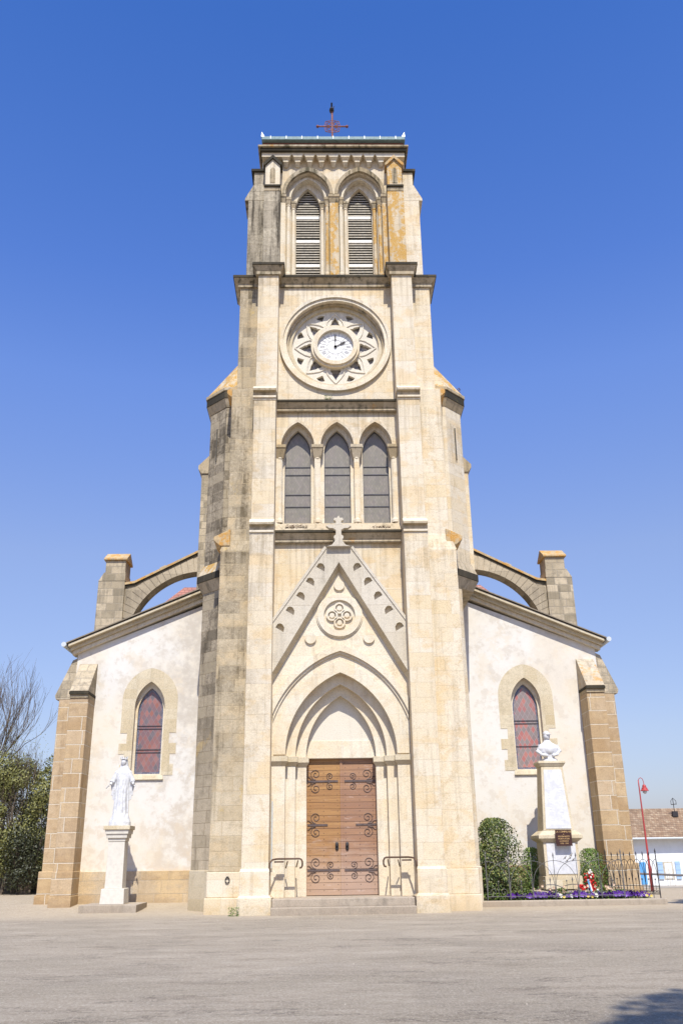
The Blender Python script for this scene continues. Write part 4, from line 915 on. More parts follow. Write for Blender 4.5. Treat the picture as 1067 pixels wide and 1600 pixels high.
# statue
SZ = 2.49; st = empty('statue', (PX, PY, SZ), 'white painted crowned female saint statue with lowered open arms on the pedestal', 'statue')
mb = MB(); y0 = PY
loft(mb, [(PX, y0, SZ, 0.35, 0.30, 0, 3), (PX, y0, SZ+.12, 0.34, 0.29, 0.02, 5), (PX, y0, SZ+.25, 0.29, 0.25, 0.02, 5), (PX, y0, SZ+.36, 0.24, 0.22, 0.05, 9)])
loft(mb, [(PX, y0, SZ+.3, .25, .2, .05, 11), (PX, y0, SZ+.5, .235, .19, .085, 11), (PX, y0, SZ+.8, .215, .175, .09, 11), (PX, y0, SZ+1.05, .205, .165, .08, 11), (PX, y0, SZ+1.25, .20, .15, .04, 9),
          (PX, y0, SZ+1.45, .215, .145, .03, 7), (PX, y0, SZ+1.6, .225, .13, .02, 7), (PX, y0, SZ+1.70, .20, .12, .0, 7), (PX, y0, SZ+1.76, .12, .10, 0, 5), (PX, y0, SZ+1.80, .07, .075, 0, 5), (PX, y0, SZ+1.88, .06, .07, 0, 5)])
hx, hy, hz = PX-.01, y0-.02, SZ+1.96
mb.ball((hx, hy, hz), 0.105, 16, 12, (0.86, 0.98, 1.15)); mb.ball((hx, hy-.035, hz-.055), 0.06, 12, 8, (0.9, 0.9, 1.0))
mb.ball((hx, hy-.105, hz-.012), 0.016, 8, 6, (0.8, 1.0, 1.8)); mb.ball((hx-.035, hy-.083, hz+.012), 0.014, 8, 6); mb.ball((hx+.035, hy-.083, hz+.012), 0.014, 8, 6); mb.ball((hx, hy-.092, hz-.055), 0.016, 8, 6, (1.4, .6, .6))
# veil behind head and shoulders
loft(mb, [(PX, y0+.06, SZ+1.45, .25, .12, .03, 9), (PX, y0+.06, SZ+1.7, .21, .11, .02, 9), (PX, y0+.05, SZ+1.85, .13, .10, .0, 9), (PX, y0+.045, SZ+2.0, .108, .10, 0, 9), (PX, y0+.03, SZ+2.08, .07, .08, 0, 9)])
for s in (-1, 1):
    sh = Vector((PX+s*.19, y0-.01, SZ+1.62)); el = Vector((PX+s*.31, y0-.02, SZ+1.38)); wr = Vector((PX+s*.37, y0-.12, SZ+1.26)); hd = Vector((PX+s*.43, y0-.17, SZ+1.20))
    mb.tube([sh, (sh+el)/2, el, (el+wr)/2], .085, 12, r2=.085); mb.tube([el, wr], .06, 10, r2=.038); mb.ball(sh, .09, 12, 8)
    # falling cloak edge under the sleeve
    for q, (dx, ln) in enumerate(((.0, .62), (.045, .5), (-.05, .66))):
        b0 = Vector((PX+s*(.29+dx), y0+.02, SZ+1.42)); pts = [b0, b0+Vector((s*.01, 0, -ln*.35)), b0+Vector((-s*.015, .01, -ln*.7)), b0+Vector((-s*.0, 0, -ln))]
        mb.tube(pts, .055, 8, r2=.018)
    mb.ball(hd-(hd-wr)*.25, .036, 10, 8, (1.15, 1.0, .6))
    d = (hd-wr).normalized(); u = Vector((0, -1, .2)).normalized()
    for k, (o_, L) in enumerate(((-.028, .075), (-.010, .088), (.010, .084), (.027, .068))):
        side = d.cross(u).normalized(); b0 = hd+u*o_; mb.tube([b0, b0+d*L*.5+Vector((0, 0, -.006)), b0+d*L+Vector((0, 0, -.022))], .0105, 7, r2=.008)
    b0 = wr+d*.035-Vector((0, .03, 0)); mb.tube([b0, b0+d*.03+Vector((0, -.035, .004)), b0+d*.055+Vector((0, -.05, 0))], .012, 7, r2=.009)
off = Vector((PX, PY, SZ))
sculpt('body', mb, m_white, st, 0.010, off, 1)
mb = MB(); cz = hz+.10
for i in range(10):
    a = 2*math.pi*i/10; mb.add([(hx+.105*math.cos(a-.24), hy+.105*math.sin(a-.24), cz), (hx+.105*math.cos(a+.24), hy+.105*math.sin(a+.24), cz), (hx+.135*math.cos(a), hy+.135*math.sin(a), cz+.09),
      (hx+.09*math.cos(a-.24), hy+.09*math.sin(a-.24), cz), (hx+.09*math.cos(a+.24), hy+.09*math.sin(a+.24), cz), (hx+.125*math.cos(a), hy+.125*math.sin(a), cz+.09)], [(0, 1, 2), (5, 4, 3), (0, 2, 5, 3), (1, 4, 5, 2), (0, 3, 4, 1)])
ring_pts = [(hx+.10*math.cos(R(15*i)), hy+.10*math.sin(R(15*i)), cz) for i in range(25)]; mb.tube(ring_pts, .018, 6)
mb.build('crown', m_white, st)

# ------------------------------------------------------------------ memorial
MX, MY = 6.93, 2.25
g1 = 0.12
mm = empty('war_memorial', (MX, MY, g1), 'tapering stone memorial obelisk with white marble face beside the right aisle', 'memorial')
def mf(h0, h1, z0, z1, name, mat, yo=0):
    return MB().frus((MX-h0, MX+h0, MY-h0*.85, MY+h0*.85), (MX-h1, MX+h1, MY-h1*.85, MY+h1*.85), z0, z1).build(name, mat, mm, bevel=0.012)
MB().box(MX-0.95, MX+0.75, MY-0.62, MY+0.7, 0.0, 0.40).build('base_step', m_curb, mm, bevel=0.015); mf(0.60, 0.58, 0.44, 0.82, 'plinth', m_vous); mf(0.55, 0.55, 0.82, 1.82, 'die', m_vous)
mf(0.56, 0.68, 1.82, 1.92, 'cornice', m_vous); mf(0.70, 0.70, 1.92, 2.03, 'cornice', m_vous); mf(0.68, 0.52, 2.03, 2.16, 'cornice', m_vous)
mf(0.49, 0.355, 2.16, 4.14, 'shaft', m_vous); mf(0.37, 0.44, 4.14, 4.24, 'cap', m_vous); mf(0.45, 0.44, 4.24, 4.32, 'cap', m_vous)
yf0, yf1 = MY-0.49*.85, MY-0.355*.85
mb = MB(); z0, z1 = 2.22, 4.04
def yy(z): return yf0+(yf1-yf0)*(z-2.16)/1.98
mb.add([(MX-.405, yy(z0)-.018, z0), (MX+.405, yy(z0)-.018, z0), (MX+.285, yy(z1)-.018, z1), (MX-.285, yy(z1)-.018, z1), (MX-.405, yy(z0)+.02, z0), (MX+.405, yy(z0)+.02, z0), (MX+.285, yy(z1)+.02, z1), (MX-.285, yy(z1)+.02, z1)],
       [(0, 1, 2, 3), (0, 3, 7, 4), (1, 5, 6, 2), (3, 2, 6, 7), (0, 4, 5, 1)]); mb.build('marble_panel', m_marble, mm)
mb = MB()      # faint cut name lines
for k in range(14):
    z = 2.45+k*0.085
    for c_ in (-.19, .19):
        L = random.uniform(.11, .16); yq = yy(z)-.0195; mb.box(MX+c_*.85-L*.5, MX+c_*.85+L*.5, yq, yq+.004, z, z+.018)
mb.build('cut_lettering', plain('faint engraving', (0.62, 0.62, 0.63), 0.6), mm)
MB().box(MX-.46, MX+.46, MY-.485, MY-.46, 0.88, 1.78).build('marble_panel', m_marble, mm)
mb = MB()
for (x0, z0) in ((.16, 1.28), (.26, 1.36), (.36, 1.30), (.30, 1.44), (.10, 1.36)):
    mb.tube([(MX+x0-.06, MY-.49, z0-.04), (MX+x0, MY-.50, z0+.02), (MX+x0+.04, MY-.49, z0+.05)], .012, 5); mb.ball((MX+x0, MY-.50, z0+.01), .025, 6, 5)
mb.build('palm_relief', plain('palm bronze', (0.42, 0.40, 0.37), 0.6), mm)
plq = MB().box(MX-.255+.07, MX+.255+.07, MY-.68, MY-.64, 1.70, 2.18).build('plaque', plain('dark plaque', (0.055, 0.025, 0.02), 0.35, var=0.1), mm)
def text(body, size, x, y, z, mat, parent, name='lettering', rx=90):
    cu = bpy.data.curves.new('t', 'FONT'); cu.body = body; cu.size = size; cu.align_x = 'CENTER'; cu.extrude = 0.003
    o = bpy.data.objects.new('t', cu); COL.objects.link(o); dg = bpy.context.evaluated_depsgraph_get()
    me = bpy.data.meshes.new_from_object(o.evaluated_get(dg)); bpy.data.objects.remove(o); me.materials.clear(); me.materials.append(mat)
    n = bpy.data.objects.new(name, me); COL.objects.link(n); n.rotation_euler = (R(rx), 0, 0)
    n.parent = parent; l = worldloc(parent); n.location = Vector((x, y, z))-l; return n
m_gold = plain('gold lettering', (0.75, 0.50, 0.22), 0.4, 0.3)
for i, (s_, sz) in enumerate((('LA COMMUNE', .075), ('A', .05), ('SES ENFANTS', .062), ('MORTS POUR', .058), ('LA FRANCE', .055), ('1939 - 1945', .055))):
    text(s_, sz, MX+.07, MY-.683, 2.095-i*.068, m_gold, plq)
# bust
BZ = 4.32; bx_, by_ = MX+0.02, MY
bu = empty('bust', (bx_, by_, BZ), 'white marble soldier bust with peaked cap on top of the memorial', 'bust')
mb = MB()
loft(mb, [(bx_, by_, BZ, .27, .2, 0, 3), (bx_, by_, BZ+.07, .26, .19, 0, 3), (bx_, by_, BZ+.12, .17, .14, 0, 3), (bx_, by_, BZ+.2, .22, .15, .02, 5), (bx_-.02, by_, BZ+.30, .33, .18, .03, 7), (bx_-.02, by_, BZ+.42, .36, .20, .03, 7), (bx_-.02, by_, BZ+.55, .28, .17, .02, 5), (bx_-.02, by_, BZ+.62, .14, .12, 0, 5), (bx_-.03, by_, BZ+.74, .075, .085, 0, 5)])
mb.ball((bx_+.0, by_-.10, BZ+.38), .18, 16, 10, (1.0, .7, .95))
for s in (-1, 1): mb.tube([(bx_-.02+s*.27, by_-.02, BZ+.52), (bx_-.02+s*.38, by_-.06, BZ+.33), (bx_-.02+s*.26, by_-.17, BZ+.22), (bx_+s*.08, by_-.19, BZ+.18)], .075, 10, r2=.045)
hx, hy, hz = bx_-.03, by_-.03, BZ+.82
mb.ball((hx, hy, hz), .125, 16, 12, (.9, 1.0, 1.1)); mb.tube([(bx_-.02, by_, BZ+.55), (hx, hy+.01, hz-.02)], .085, 12); mb.ball((hx+.02, hy-.045, hz-.06), .062, 12, 8); mb.ball((hx+.03, hy-.115, hz-.01), .018, 8, 6, (.8, 1, 1.6)); mb.ball((hx+.02, hy-.10, hz-.06), .018, 8, 6, (1.4, .6, .6))
mb.lathe([(.112, hz+.045), (.118, hz+.08), (.105, hz+.13), (.06, hz+.165), (.02, hz+.18)], hx, hy, 20); mb.ball((hx+.05, hy-.10, hz+.05), .085, 14, 6, (1.1, .9, .16))
sculpt('body', mb, m_marble, bu, .010, Vector((bx_, by_, BZ)), 1)

# ------------------------------------------------------------------ garden bed, kerb, flowers, bushes
kb = MB().box(4.15, 9.85, 1.10, 1.38, -0.1, 0.17).build('kerb', m_curb, bevel=0.03); tag(kb, 'low rough stone kerb in front of the memorial flower bed', 'kerb')
sb = grid([4.2+i*.2 for i in range(28)], [1.36+i*.2 for i in range(14)], lambda x, y: 0.10+0.05*noise.noise(Vector((x*3, y*3, 0))), 'flower_bed_soil', m_soil); tag(sb, 'dark soil of the memorial flower bed', 'soil', kind='structure')
def leafcloud(mb, c, rad, n, size, shape=None, flat=0.5):
    for _ in range(n):
        while True:
            p = Vector((random.uniform(-1, 1), random.uniform(-1, 1), random.uniform(-1, 1)))
            if p.length <= 1 and p.length > 0.35: break
        q = Vector((c[0]+p.x*rad[0], c[1]+p.y*rad[1], c[2]+p.z*rad[2]))
        q += Vector(noise.noise_vector(q*2.2))*min(rad)*0.35
        leaf(mb, q, size*random.uniform(.6, 1.3), p)
def leaf(mb, q, s, out):
    a = (out.normalized()+Vector((random.uniform(-1, 1), random.uniform(-1, 1), random.uniform(-.6, 1)))*.9).normalized()
    b = a.cross(Vector((random.uniform(-1, 1), random.uniform(-1, 1), random.uniform(-1, 1)))).normalized(); c = a.cross(b)
    mb.add([q-b*s*.5, q+c*s*.24, q+b*s*.5+a*s*.08, q-c*s*.24], [(0, 1, 2, 3)])
def bush(name, x, y, z0, rx, ry, h, n, size, mat, label, parts_=10, cat='bush', sq=1.0):
    o = empty(name, (x, y, z0), label, cat); mb = MB()
    for k in range(n):
        u = random.random(); z = z0+0.05+h*u
        prof = min(1, (u*6)**.5)*math.sqrt(max(0.0, 1-max(0, (u-.55)/.47)**2.2))
        th = random.uniform(0, 2*math.pi); rr = (random.random()**.33)
        lump = 1+.42*noise.noise(Vector((math.cos(th)*1.6+x, math.sin(th)*1.6, z*2.4)))+.22*noise.noise(Vector((math.cos(th)*5+x, math.sin(th)*5, z*6)))
        q = Vector((x+rx*prof*rr*lump*math.cos(th), y+ry*prof*rr*lump*math.sin(th), z))
        leaf(mb, q, size*random.uniform(.6, 1.3), Vector((math.cos(th), math.sin(th), .3)))
    mb.build('foliage', mat, o)
    mb = MB()
    for k in range(7):
        a = random.uniform(0, 6.28); mb.tube([(x+random.uniform(-.08, .08), y, z0), (x+rx*.3*math.cos(a), y+ry*.3*math.sin(a), z0+h*.4), (x+rx*.6*math.cos(a), y+ry*.6*math.sin(a), z0+h*.75)], .02, 5, r2=.006)
    mb.build('stem', m_bark, o)
    return o
bush('bush', 4.98, 2.75, 0.12, .74, .6, 2.42, 9500, .085, m_leafg, 'tall dense green laurel bush at the right foot of the tower')
bush('bush', 6.28, 3.15, 0.12, .42, .38, 1.5, 4500, .06, m_leafy, 'small rounded conifer bush left of the memorial, half behind it')
bush('bush', 8.20, 3.1, 0.12, .46, .38, 1.45, 4500, .06, m_leafy, 'small rounded conifer bush right of the memorial, behind the red flowers')
bush('bush', 5.55, 2.3, 0.10, .36, .3, .95, 1500, .07, m_leafg, 'low straggly green bush just right of the tall laurel')
def pansies():
    proto = empty('pansy_plant', (0, 0, 0), 'x', 'flowering plant', 'pansies along the kerb')
    mb = MB()
    for k in range(60):
        a = random.uniform(0, 6.28); r = random.uniform(0, .13); leaf(mb, Vector((r*math.cos(a), r*math.sin(a), random.uniform(.01, .09))), .06, Vector((0, 0, 1)))
    f = mb.build('leaves', m_bedleaf, proto)
    vars_ = []
    for mat in (m_pur, m_vio, m_wpet, m_ypet):
        mb = MB()
        for k in range(12):
            a = random.uniform(0, 6.28); r = random.uniform(0, .14); c = Vector((r*math.cos(a), r*math.sin(a), random.uniform(.09, .17)))
            for p in range(5):
                t = 2*math.pi*p/5; u = Vector((math.cos(t), -.35, math.sin(t)*.9)); v = Vector((-math.sin(t), 0, math.cos(t)*.9))
                mb.add([c, c+u*.026+v*.02, c+u*.050, c+u*.026-v*.02], [(0, 1, 2, 3)])
        me = mb.build('flowers', mat, proto); vars_.append(me.data); bpy.data.objects.remove(me)
    i = 0
    seq = [0, 1, 2, 0, 1, 0, 3, 0, 2, 1, 0, 2, 1, 3, 0, 1]; names = ['deep purple', 'pale violet', 'white', 'yellow']
    for row, (yy_, n) in enumerate(((1.46, 26), (1.60, 25))):
        for k in range(n):
            if row == 1 and k % 2: continue
            x = 5.25+k*.165+random.uniform(-.05, .05)+row*.08
            o = proto if i == 0 else copy_tree(proto); v = seq[(i*5+row) % len(seq)]
            o.location = (x, yy_+random.uniform(-.05, .05), .14); o.rotation_euler.z = random.uniform(0, 6.28) if False else 0
            o.scale = [random.uniform(.85, 1.4)]*3
            fo = bpy.data.objects.new('flowers', vars_[v]); COL.objects.link(fo); fo.parent = o
            o['label'] = '%s pansy plant in the %s row behind the kerb' % (names[v], 'front' if row == 0 else 'back'); o['group'] = '%s pansies, %s row' % (names[v], 'front' if row == 0 else 'back')
            i += 1
pansies()
mb = MB()
for k in range(5200):
    x = random.uniform(5.2, 8.7); y = random.uniform(1.5, 3.0) if k % 2 else random.uniform(1.44, 1.62)
    if -1.0 < x-MX < .8 and y > MY-.62: continue
    leaf(mb, Vector((x, y, .14+random.random()**2*.42*(.6+.5*noise.noise(Vector((x*2, y*2, 3)))))), .075, Vector((0, 0, 1)))
for k in range(500):
    x = random.uniform(4.3, 5.5); y = random.uniform(1.9, 2.4); leaf(mb, Vector((x, y, .12+random.random()*.25)), .06, Vector((0, 0, 1)))
tag(mb.build('bedding_foliage', m_bedleaf), 'mixed green bedding foliage around the memorial base', 'plants', kind='stuff')
mb = MB()
for k in range(46):
    x = random.uniform(5.9, 8.6); y = random.uniform(1.9, 2.3) if abs(x-MX) > .9 else random.uniform(1.5, 1.6)+.1; c = Vector((x, y-.1, random.uniform(.3, .55)))
    for p in range(5):
        t = 2*math.pi*p/5; u = Vector((math.cos(t), -.3, math.sin(t))); v = Vector((-math.sin(t), 0, math.cos(t))); mb.add([c, c+u*.025+v*.018, c+u*.045, c+u*.025-v*.018], [(0, 1, 2, 3)])
tag(mb.build('pale_blossoms', plain('peach petals', (0.72, 0.5, 0.35), .6)), 'scattered peach coloured blossoms among the bedding foliage', 'flowers', kind='stuff')
# wreath / bouquet of red and white flowers
wx, wy = 7.74, 1.75
bq = empty('bouquet', (wx, wy, .15), 'upright red and white flower spray with tricolour ribbon beside the memorial', 'bouquet')
mbr, mbw, mbl = MB(), MB(), MB()
for k in range(75):
    u = random.random(); z = .36+u*.62; wd = .19*(1-.5*u)+.03; x = wx+random.uniform(-wd, wd)-.04*u; c = (x, wy-.06+random.uniform(-.06, .06), z)
    (mbw if (u > .86 or random.random() < .22) else mbr).ball(c, random.uniform(.020, .036), 8, 5)
for k in range(18): mbr.ball((wx-.32+random.uniform(-.1, .12), wy-.05, random.uniform(.42, .55)), .035, 8, 5)
for k in range(450): leaf(mbl, Vector((wx+random.uniform(-.28, .28), wy+random.uniform(-.02, .12), random.uniform(.15, 1.1))), .08, Vector((0, -1, .3)))
mbr.build('red_flowers', m_red, bq); mbw.build('white_blossom', m_wpet, bq); mbl.build('leaves', m_leafg, bq)
for i, (mt, nm) in enumerate(((m_bluedoor, 'blue'), (m_wpet, 'white'), (m_red, 'red'))):
    x = wx-.14+i*.035; mb = MB().add([(x, wy-.16, .72), (x+.035, wy-.16, .72), (x+.115, wy-.2, .32), (x+.08, wy-.2, .32), (x, wy-.155, .72), (x+.035, wy-.155, .72), (x+.115, wy-.195, .32), (x+.08, wy-.195, .32)], [(0, 3, 2, 1), (4, 5, 6, 7), (0, 1, 5, 4), (2, 3, 7, 6)]); mb.build('ribbon', mt, bq)

# ------------------------------------------------------------------ wrought iron fence
def fence(name, P, Q, bays, label, mat, posts, dense, h=1.12, z0=.16):
    o = empty(name, (P[0], P[1], z0), label, 'fence'); P = Vector((*P, 0)); Q = Vector((*Q, 0)); D = Q-P; L = D.length; d = D/L; bw = L/bays
    def pt(u, z, lift=0): q = P+d*u; return (q.x, q.y, z0+z)
    mb = MB(); mb.tube([pt(0, .12), pt(L, .12)], .011, 6); 
    if dense: mb.tube([pt(0, .34), pt(L, .34)], .009, 6)
    mb.build('rail', mat, o)
    for k in range(bays+1):
        mb = MB(); big = k in posts; u = k*bw
        mb.tube([pt(u, 0), pt(u, h+.12 if not big else h+.2)], .016 if big else .009, 6); t = h+.12 if not big else h+.2
        a = P+d*u; mb.lathe([(0.004, z0+t-.02), (.026, z0+t+.02), (.004, z0+t+.11)], a.x, a.y, 6); mb.ball((a.x, a.y, z0+t-.02), .018, 6, 5); mb.build('picket', mat, o)
    mb = MB()
    for k in range(0 if not dense else 0, bays+1):
        c = k*bw; pts = []
        for i in range(21):
            a = math.pi*i/20; u = c-bw*math.cos(a)*.98; z = .12+(h-.12)*(math.sin(a)**.62)
            if -.001 <= u <= L+.001: pts.append(pt(u, z))
        if len(pts) > 2: mb.tube(pts, .0085, 5)
    mb.build('arches', mat, o)
    for k in range(bays):
        mb = MB()
        for s in (-1, 1):
            if not dense and k not in (0, 2): continue
            c = (k+.5)*bw+s*bw*.22; r = min(.12, bw*.22); pts = []
            for i in range(18):
                q = i/17; a = -math.pi/2+s*q*2*math.pi*1.4; rad = r*(1-.8*q); pts.append(pt(c+rad*math.cos(a), .13+r+rad*math.sin(a)))
            mb.tube(pts, .008, 5)
        if dense or k % 1 == 0: mb.tube([pt((k+.5)*bw, .12), pt((k+.5)*bw, .52)], .007, 5); q = P+d*((k+.5)*bw); mb.ball((q.x, q.y, z0+.54), .025, 6, 5)
        mb.build('scroll', mat, o)
fence('fence', (4.42, 1.24), (8.62, 1.24), 6, 'low grey wrought iron fence with interlaced arches along the kerb before the memorial', m_greyiron, (0, 1, 6), False)
fence('fence', (8.66, 2.95), (9.72, 1.28), 8, 'dense dark wrought iron fence panel closing the right end of the flower bed', m_iron, (0, 8), True)

# ------------------------------------------------------------------ street lamp, house, rail
lx, ly = 12.48, 10.0; lz = gz(lx, ly)
lp = empty('street_lamp', (lx, ly, lz), 'tall slim red street lamp with hanging red lantern right of the church', 'street lamp')
MB().lathe([(.065, lz), (.065, lz+.9), (.045, lz+1.0), (.034, lz+2.2), (.024, 4.05), (.022, 4.25)], lx, ly, 12).build('pole', m_redlamp, lp, smooth=True)
MB().tube([(lx, ly, 4.22), (lx+.03, ly, 4.30), (lx+.10, ly, 4.35), (lx+.18, ly, 4.30), (lx+.21, ly, 4.18), (lx+.215, ly, 4.05)], .013, 6).build('arm', m_redlamp, lp)
MB().lathe([(.01, 4.08), (.06, 4.06), (.08, 4.0), (.08, 3.96), (.11, 3.95), (.13, 3.88), (.165, 3.84), (.165, 3.82), (.01, 3.82)], lx+.215, ly, 16).build('lantern_hood', m_redlamp, lp)
MB().lathe([(.09, 3.82), (.08, 3.75), (.04, 3.71), (.01, 3.70)], lx+.215, ly, 14).build('lantern_glass', plain('frosted lamp glass', (0.6, 0.62, 0.65), .2), lp)
hz0 = -1.2
hs = empty('house', (28, 50, hz0), 'long low white house with brown clay tile roof and blue shutters', 'house')
MB().box(19, 48, 50, 58, hz0-.4, 2.42).build('wall', m_render, hs)
mb = MB().add([(18.6, 49.3, 2.44), (48.4, 49.3, 2.44), (48.4, 54, 4.95), (18.6, 54, 4.95), (18.6, 58.7, 2.44), (48.4, 58.7, 2.44)], [(0, 1, 2, 3), (3, 2, 5, 4), (0, 3, 4), (1, 5, 2), (0, 4, 5, 1)]); mb.build('roof', m_tile, hs)
MB().tube([(18.6, 49.25, 2.42), (48.4, 49.25, 2.42)], .08, 8).build('gutter', m_zincw, hs)
wn_ = MB().box(27.30, 28.12, 49.97, 50.02, -.75, .62).build('window', m_slat, hs)
MB().box(27.42, 28.0, 49.94, 49.98, -.68, .50).build('curtain', m_slatw, wn_)
for x in (26.85, 28.30):
    s_ = MB().box(x, x+.40, 49.9, 49.97, -.72, .62).build('shutter', m_blue, hs)
    mb = MB(); [mb.box(x, x+.40, 49.88, 49.905, z-.03, z+.03) for z in (-.5, 0.0, .45)]; mb.build('shutter_bar', m_blue, s_)
MB().box(25.35, 25.85, 49.93, 50.0, -1.1, .6).build('door', m_bluedoor, hs)
for x in (27.55, 27.95): 
    MB().tube([(x, 49.5, -1.2), (x+.02, 49.55, .1)], .02, 6).build('trellis_pole', m_slat, hs)
# chimney ironwork at the right edge
mb = MB(); x = 29.85; mb.tube([(x, 52.5, 4.3), (x, 52.5, 5.7)], .03, 6); mb.tube([(x-.2, 52.5, 5.2), (x+.25, 52.5, 5.25)], .03, 6); mb.tube([(x-.2, 52.5, 5.2), (x-.2, 52.5, 5.5), (x, 52.5, 5.75), (x+.25, 52.5, 5.5), (x+.25, 52.5, 5.2)], .025, 6); mb.box(x-.2, x+.25, 52.4, 52.7, 4.2, 4.65); mb.build('roof_bracket', m_iron, hs)
mb = MB().tube([(14.0, 16.5, .52), (16, 16.5, .42), (18, 16.5, .36), (26, 16.5, .3)], .05, 6); 
for x in (14, 18, 22, 26): mb.tube([(x, 16.5, gz(x, 16.5)), (x, 16.5, .5 if x < 15 else .33)], .03, 6)
tag(mb.build('guard_rail', plain('grey rail', (0.17, 0.15, 0.14), .7)), 'low dark horizontal guard rail on posts by the street lamp', 'guard rail')

# ------------------------------------------------------------------ trees
def branches(mb, p, d, L, r, depth, tips, spread=.55, up=.12, minr=.004):
    n = 4; pts = [p.copy()]; q = p.copy(); dd = d.copy()
    for i in range(n):
        dd = (dd+Vector((random.uniform(-.2, .2), random.uniform(-.2, .2), random.uniform(-.12, .2)))*.7+Vector((0, 0, up*.4))).normalized(); q = q+dd*L/n; pts.append(q.copy())
    mb.tube(pts, r, 6 if r > .03 else 4, r2=r*.55, cap=False)
    if depth == 0: tips.append(q); return
    k = random.choice((3, 4)) if depth > 1 else 4
    for i in range(k):
        t = random.uniform(.35, 1.0) if i else 1.0; b = pts[min(n, int(t*n))]
        nd = (dd+Vector((random.uniform(-1, 1), random.uniform(-1, 1), random.uniform(-.5, .9)))*spread).normalized()
        branches(mb, b, nd, L*random.uniform(.6, .82), max(minr, r*.55), depth-1, tips, spread, up, minr)
def tree(x, y, h, lab, leafmat=None, nleaf=0, lsize=.1, lean=(0, 0), depth=5, r=.14, spread=.6, clump=.35, cat='tree', trunkh=.3, seed=1):
    random.seed(seed); z0 = gz(x, y)-.05; o = empty('tree', (x, y, z0), lab, cat); mb = MB(); tips = []
    top = Vector((x+lean[0], y+lean[1], z0+h*trunkh)); mb.tube([(x, y, z0), ((x+top.x)/2+.1, y, z0+h*trunkh*.5), top], r, 9, r2=r*.75)
    mb.build('trunk', m_bark, o); mb = MB()
    for k in range(4):
        branches(mb, top, Vector((random.uniform(-.7, .7)+lean[0]*.3, random.uniform(-.7, .7), 1)).normalized(), h*.27, r*.6, depth, tips, spread, .25, .005)
    mb.build('limbs', m_bark, o)
    if nleaf:
        mb = MB()
        for k in range(nleaf):
            t = random.choice(tips); q = t+Vector((random.gauss(0, clump), random.gauss(0, clump), random.gauss(0, clump*.8)))
            leaf(mb, q, lsize*random.uniform(.6, 1.3), Vector((random.uniform(-1, 1), random.uniform(-1, 1), .4)))
        mb.build('crown', leafmat, o)
    return o
tree(-16.6, 12, 9.6, 'tall bare tree with thin leafless twigs at the left edge', None, 0, depth=4, r=.09, lean=(.5, 0), seed=3, trunkh=.35)
tree(-13.6, 11.0, 6.6, 'slender tree with sparse budding twigs beside the left aisle buttress', m_leaft, 2600, .06, depth=4, r=.07, clump=.25, seed=5, trunkh=.25)
def thicket(name, x, y, rx, ry, h, n, size, mat, lab, seed):
    random.seed(seed); o = empty(name, (x, y, gz(x, y)), lab, 'shrub'); mb = MB(); z0 = gz(x, y)
    cl = [(x+random.uniform(-rx, rx)*.75, y+random.uniform(-ry, ry)*.75, z0+random.uniform(.18, .92)*h, random.uniform(.3, .75)) for _ in range(64)]
    for k in range(n):
        c = random.choice(cl); v = Vector((random.gauss(0, 1), random.gauss(0, 1), random.gauss(0, 1))).normalized()*c[3]*random.uniform(.6, 1.08)
        q = Vector(c[:3])+v
        if q.z < z0+.05: continue
        leaf(mb, q, size*random.uniform(.6, 1.4), v)
    mb.build('foliage', mat, o); mb = MB()
    for c in cl: mb.tube([(x+random.uniform(-.3, .3), y, z0), ((x+c[0])/2, y, z0+h*.3), c[:3]], .035, 5, r2=.01)
    mb.build('stem', m_bark, o)
thicket('shrub', -13.1, 11.5, 1.7, 1.2, 5.6, 34000, .10, m_leaft, 'big loose olive green shrub next to the left aisle buttress', 11)
thicket('shrub', -15.9, 12.0, 1.6, 1.2, 5.2, 20000, .12, m_leaft, 'green shrub at the far left, left of the olive shrub', 12)
thicket('ivy_clump', -15.9, 10.6, .75, .6, 8.0, 9000, .12, m_leafd, 'dark ivy clad trunk cut by the left edge of the view', 13)
thicket('shrub', -12.6, 10.6, .8, .8, 2.4, 6000, .1, m_leafd, 'low bramble with shade painted into its leaves, overhanging the rubble wall', 14)  # shade on this low growth is painted by its dark leaf colour
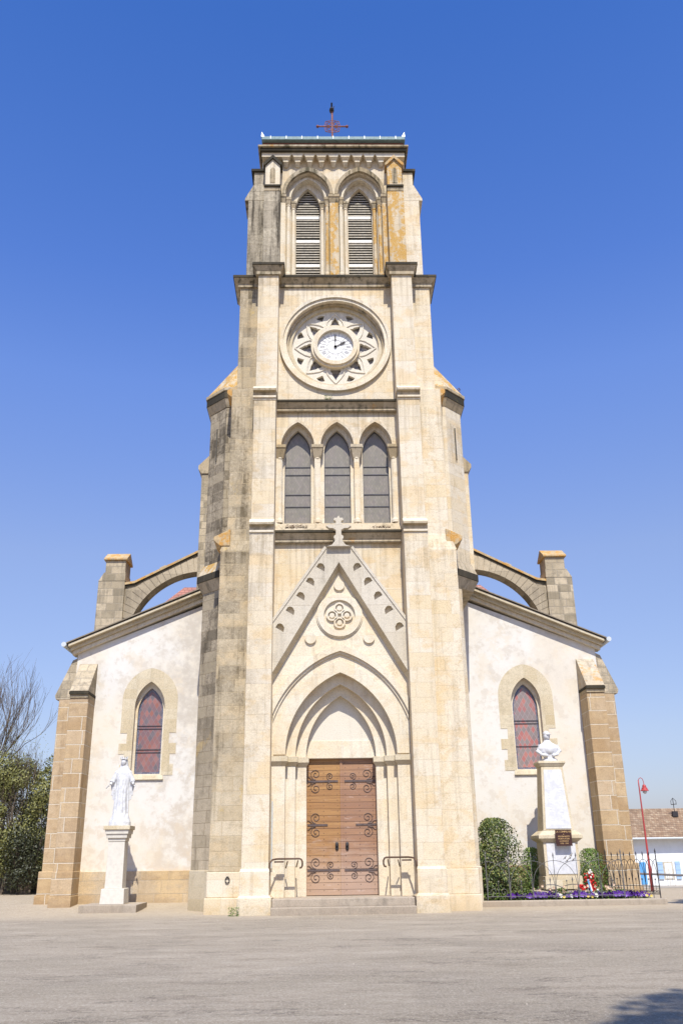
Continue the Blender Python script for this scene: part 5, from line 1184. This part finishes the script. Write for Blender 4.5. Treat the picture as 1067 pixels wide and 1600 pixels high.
wl = MB().box(-30, -10.9, 11.9, 12.5, -.1, 1.75).build('garden_wall', stone('dark rubble wall', (0.10, 0.085, 0.07), (0.15, 0.13, 0.10), (0.2, 0.17, 0.13), (0.08, 0.07, 0.06), bw=.3, bh=.18, msize=.02, dirt=.5, bumpk=1.0), bevel=.03); tag(wl, 'dark rubble garden wall under the shrubs at left', 'wall')
# trees standing outside the view whose shadows fall on the forecourt
random.seed(21)
def shadetree(x, y, zc, r, lab, n, size):
    o = empty('tree', (x, y, gz(x, y)), lab, 'tree'); MB().tube([(x, y, 0), (x, y, zc-r*.5)], .16, 8, r2=.1).build('trunk', m_bark, o); mb = MB()
    for k in range(n):
        v = Vector((random.gauss(0, 1), random.gauss(0, 1), random.gauss(0, 1))).normalized()*random.random()**.4; q = Vector((x, y, zc))+Vector((v.x*r, v.y*r, v.z*r*.8)); q += Vector(noise.noise_vector(q*.8))*.7; leaf(mb, q, size*random.uniform(.7, 1.3), v)
    mb.build('crown', m_leaft, o)
shadetree(5.5, -30.7, 15.0, 3.0, 'leafy tree beside the photographer, casting the near corner shadow', 22000, .3)
shadetree(13.0, -4.6, 8.0, 2.2, 'leafy tree right of the forecourt, casting the shadow by the kerb end', 9000, .3)
# weeds on ledges
def tuft(x, y, z, wdt, h, n, mat, lab, size=.05):
    mb = MB()
    for k in range(n): leaf(mb, Vector((x+random.uniform(-wdt, wdt), y+random.uniform(-.06, .06), z+random.random()**1.5*h)), size, Vector((0, -.3, 1)))
    tag(mb.build('weed', mat), lab, 'weed')
tuft(-1.4, -.18, 11.72, .38, .16, 420, m_weed, 'reddish dry weeds on the sill below the left tower window'); tuft(1.45, -.18, 11.72, .3, .10, 260, m_weed, 'reddish dry weeds on the sill below the right tower window')
tuft(-.28, -.05, 16.62, .14, .26, 120, m_bedleaf, 'small green weed on the ledge below the rose window', .05)
tuft(4.45, 1.75, 17.95, .32, .22, 170, m_weed, 'dark weed tuft growing on the right stair turret roof', .07)
tuft(-3.05, -1.2, 0.0, .14, .22, 160, m_leafy, 'small yellow green weed at the foot of the left tower buttress', .05)
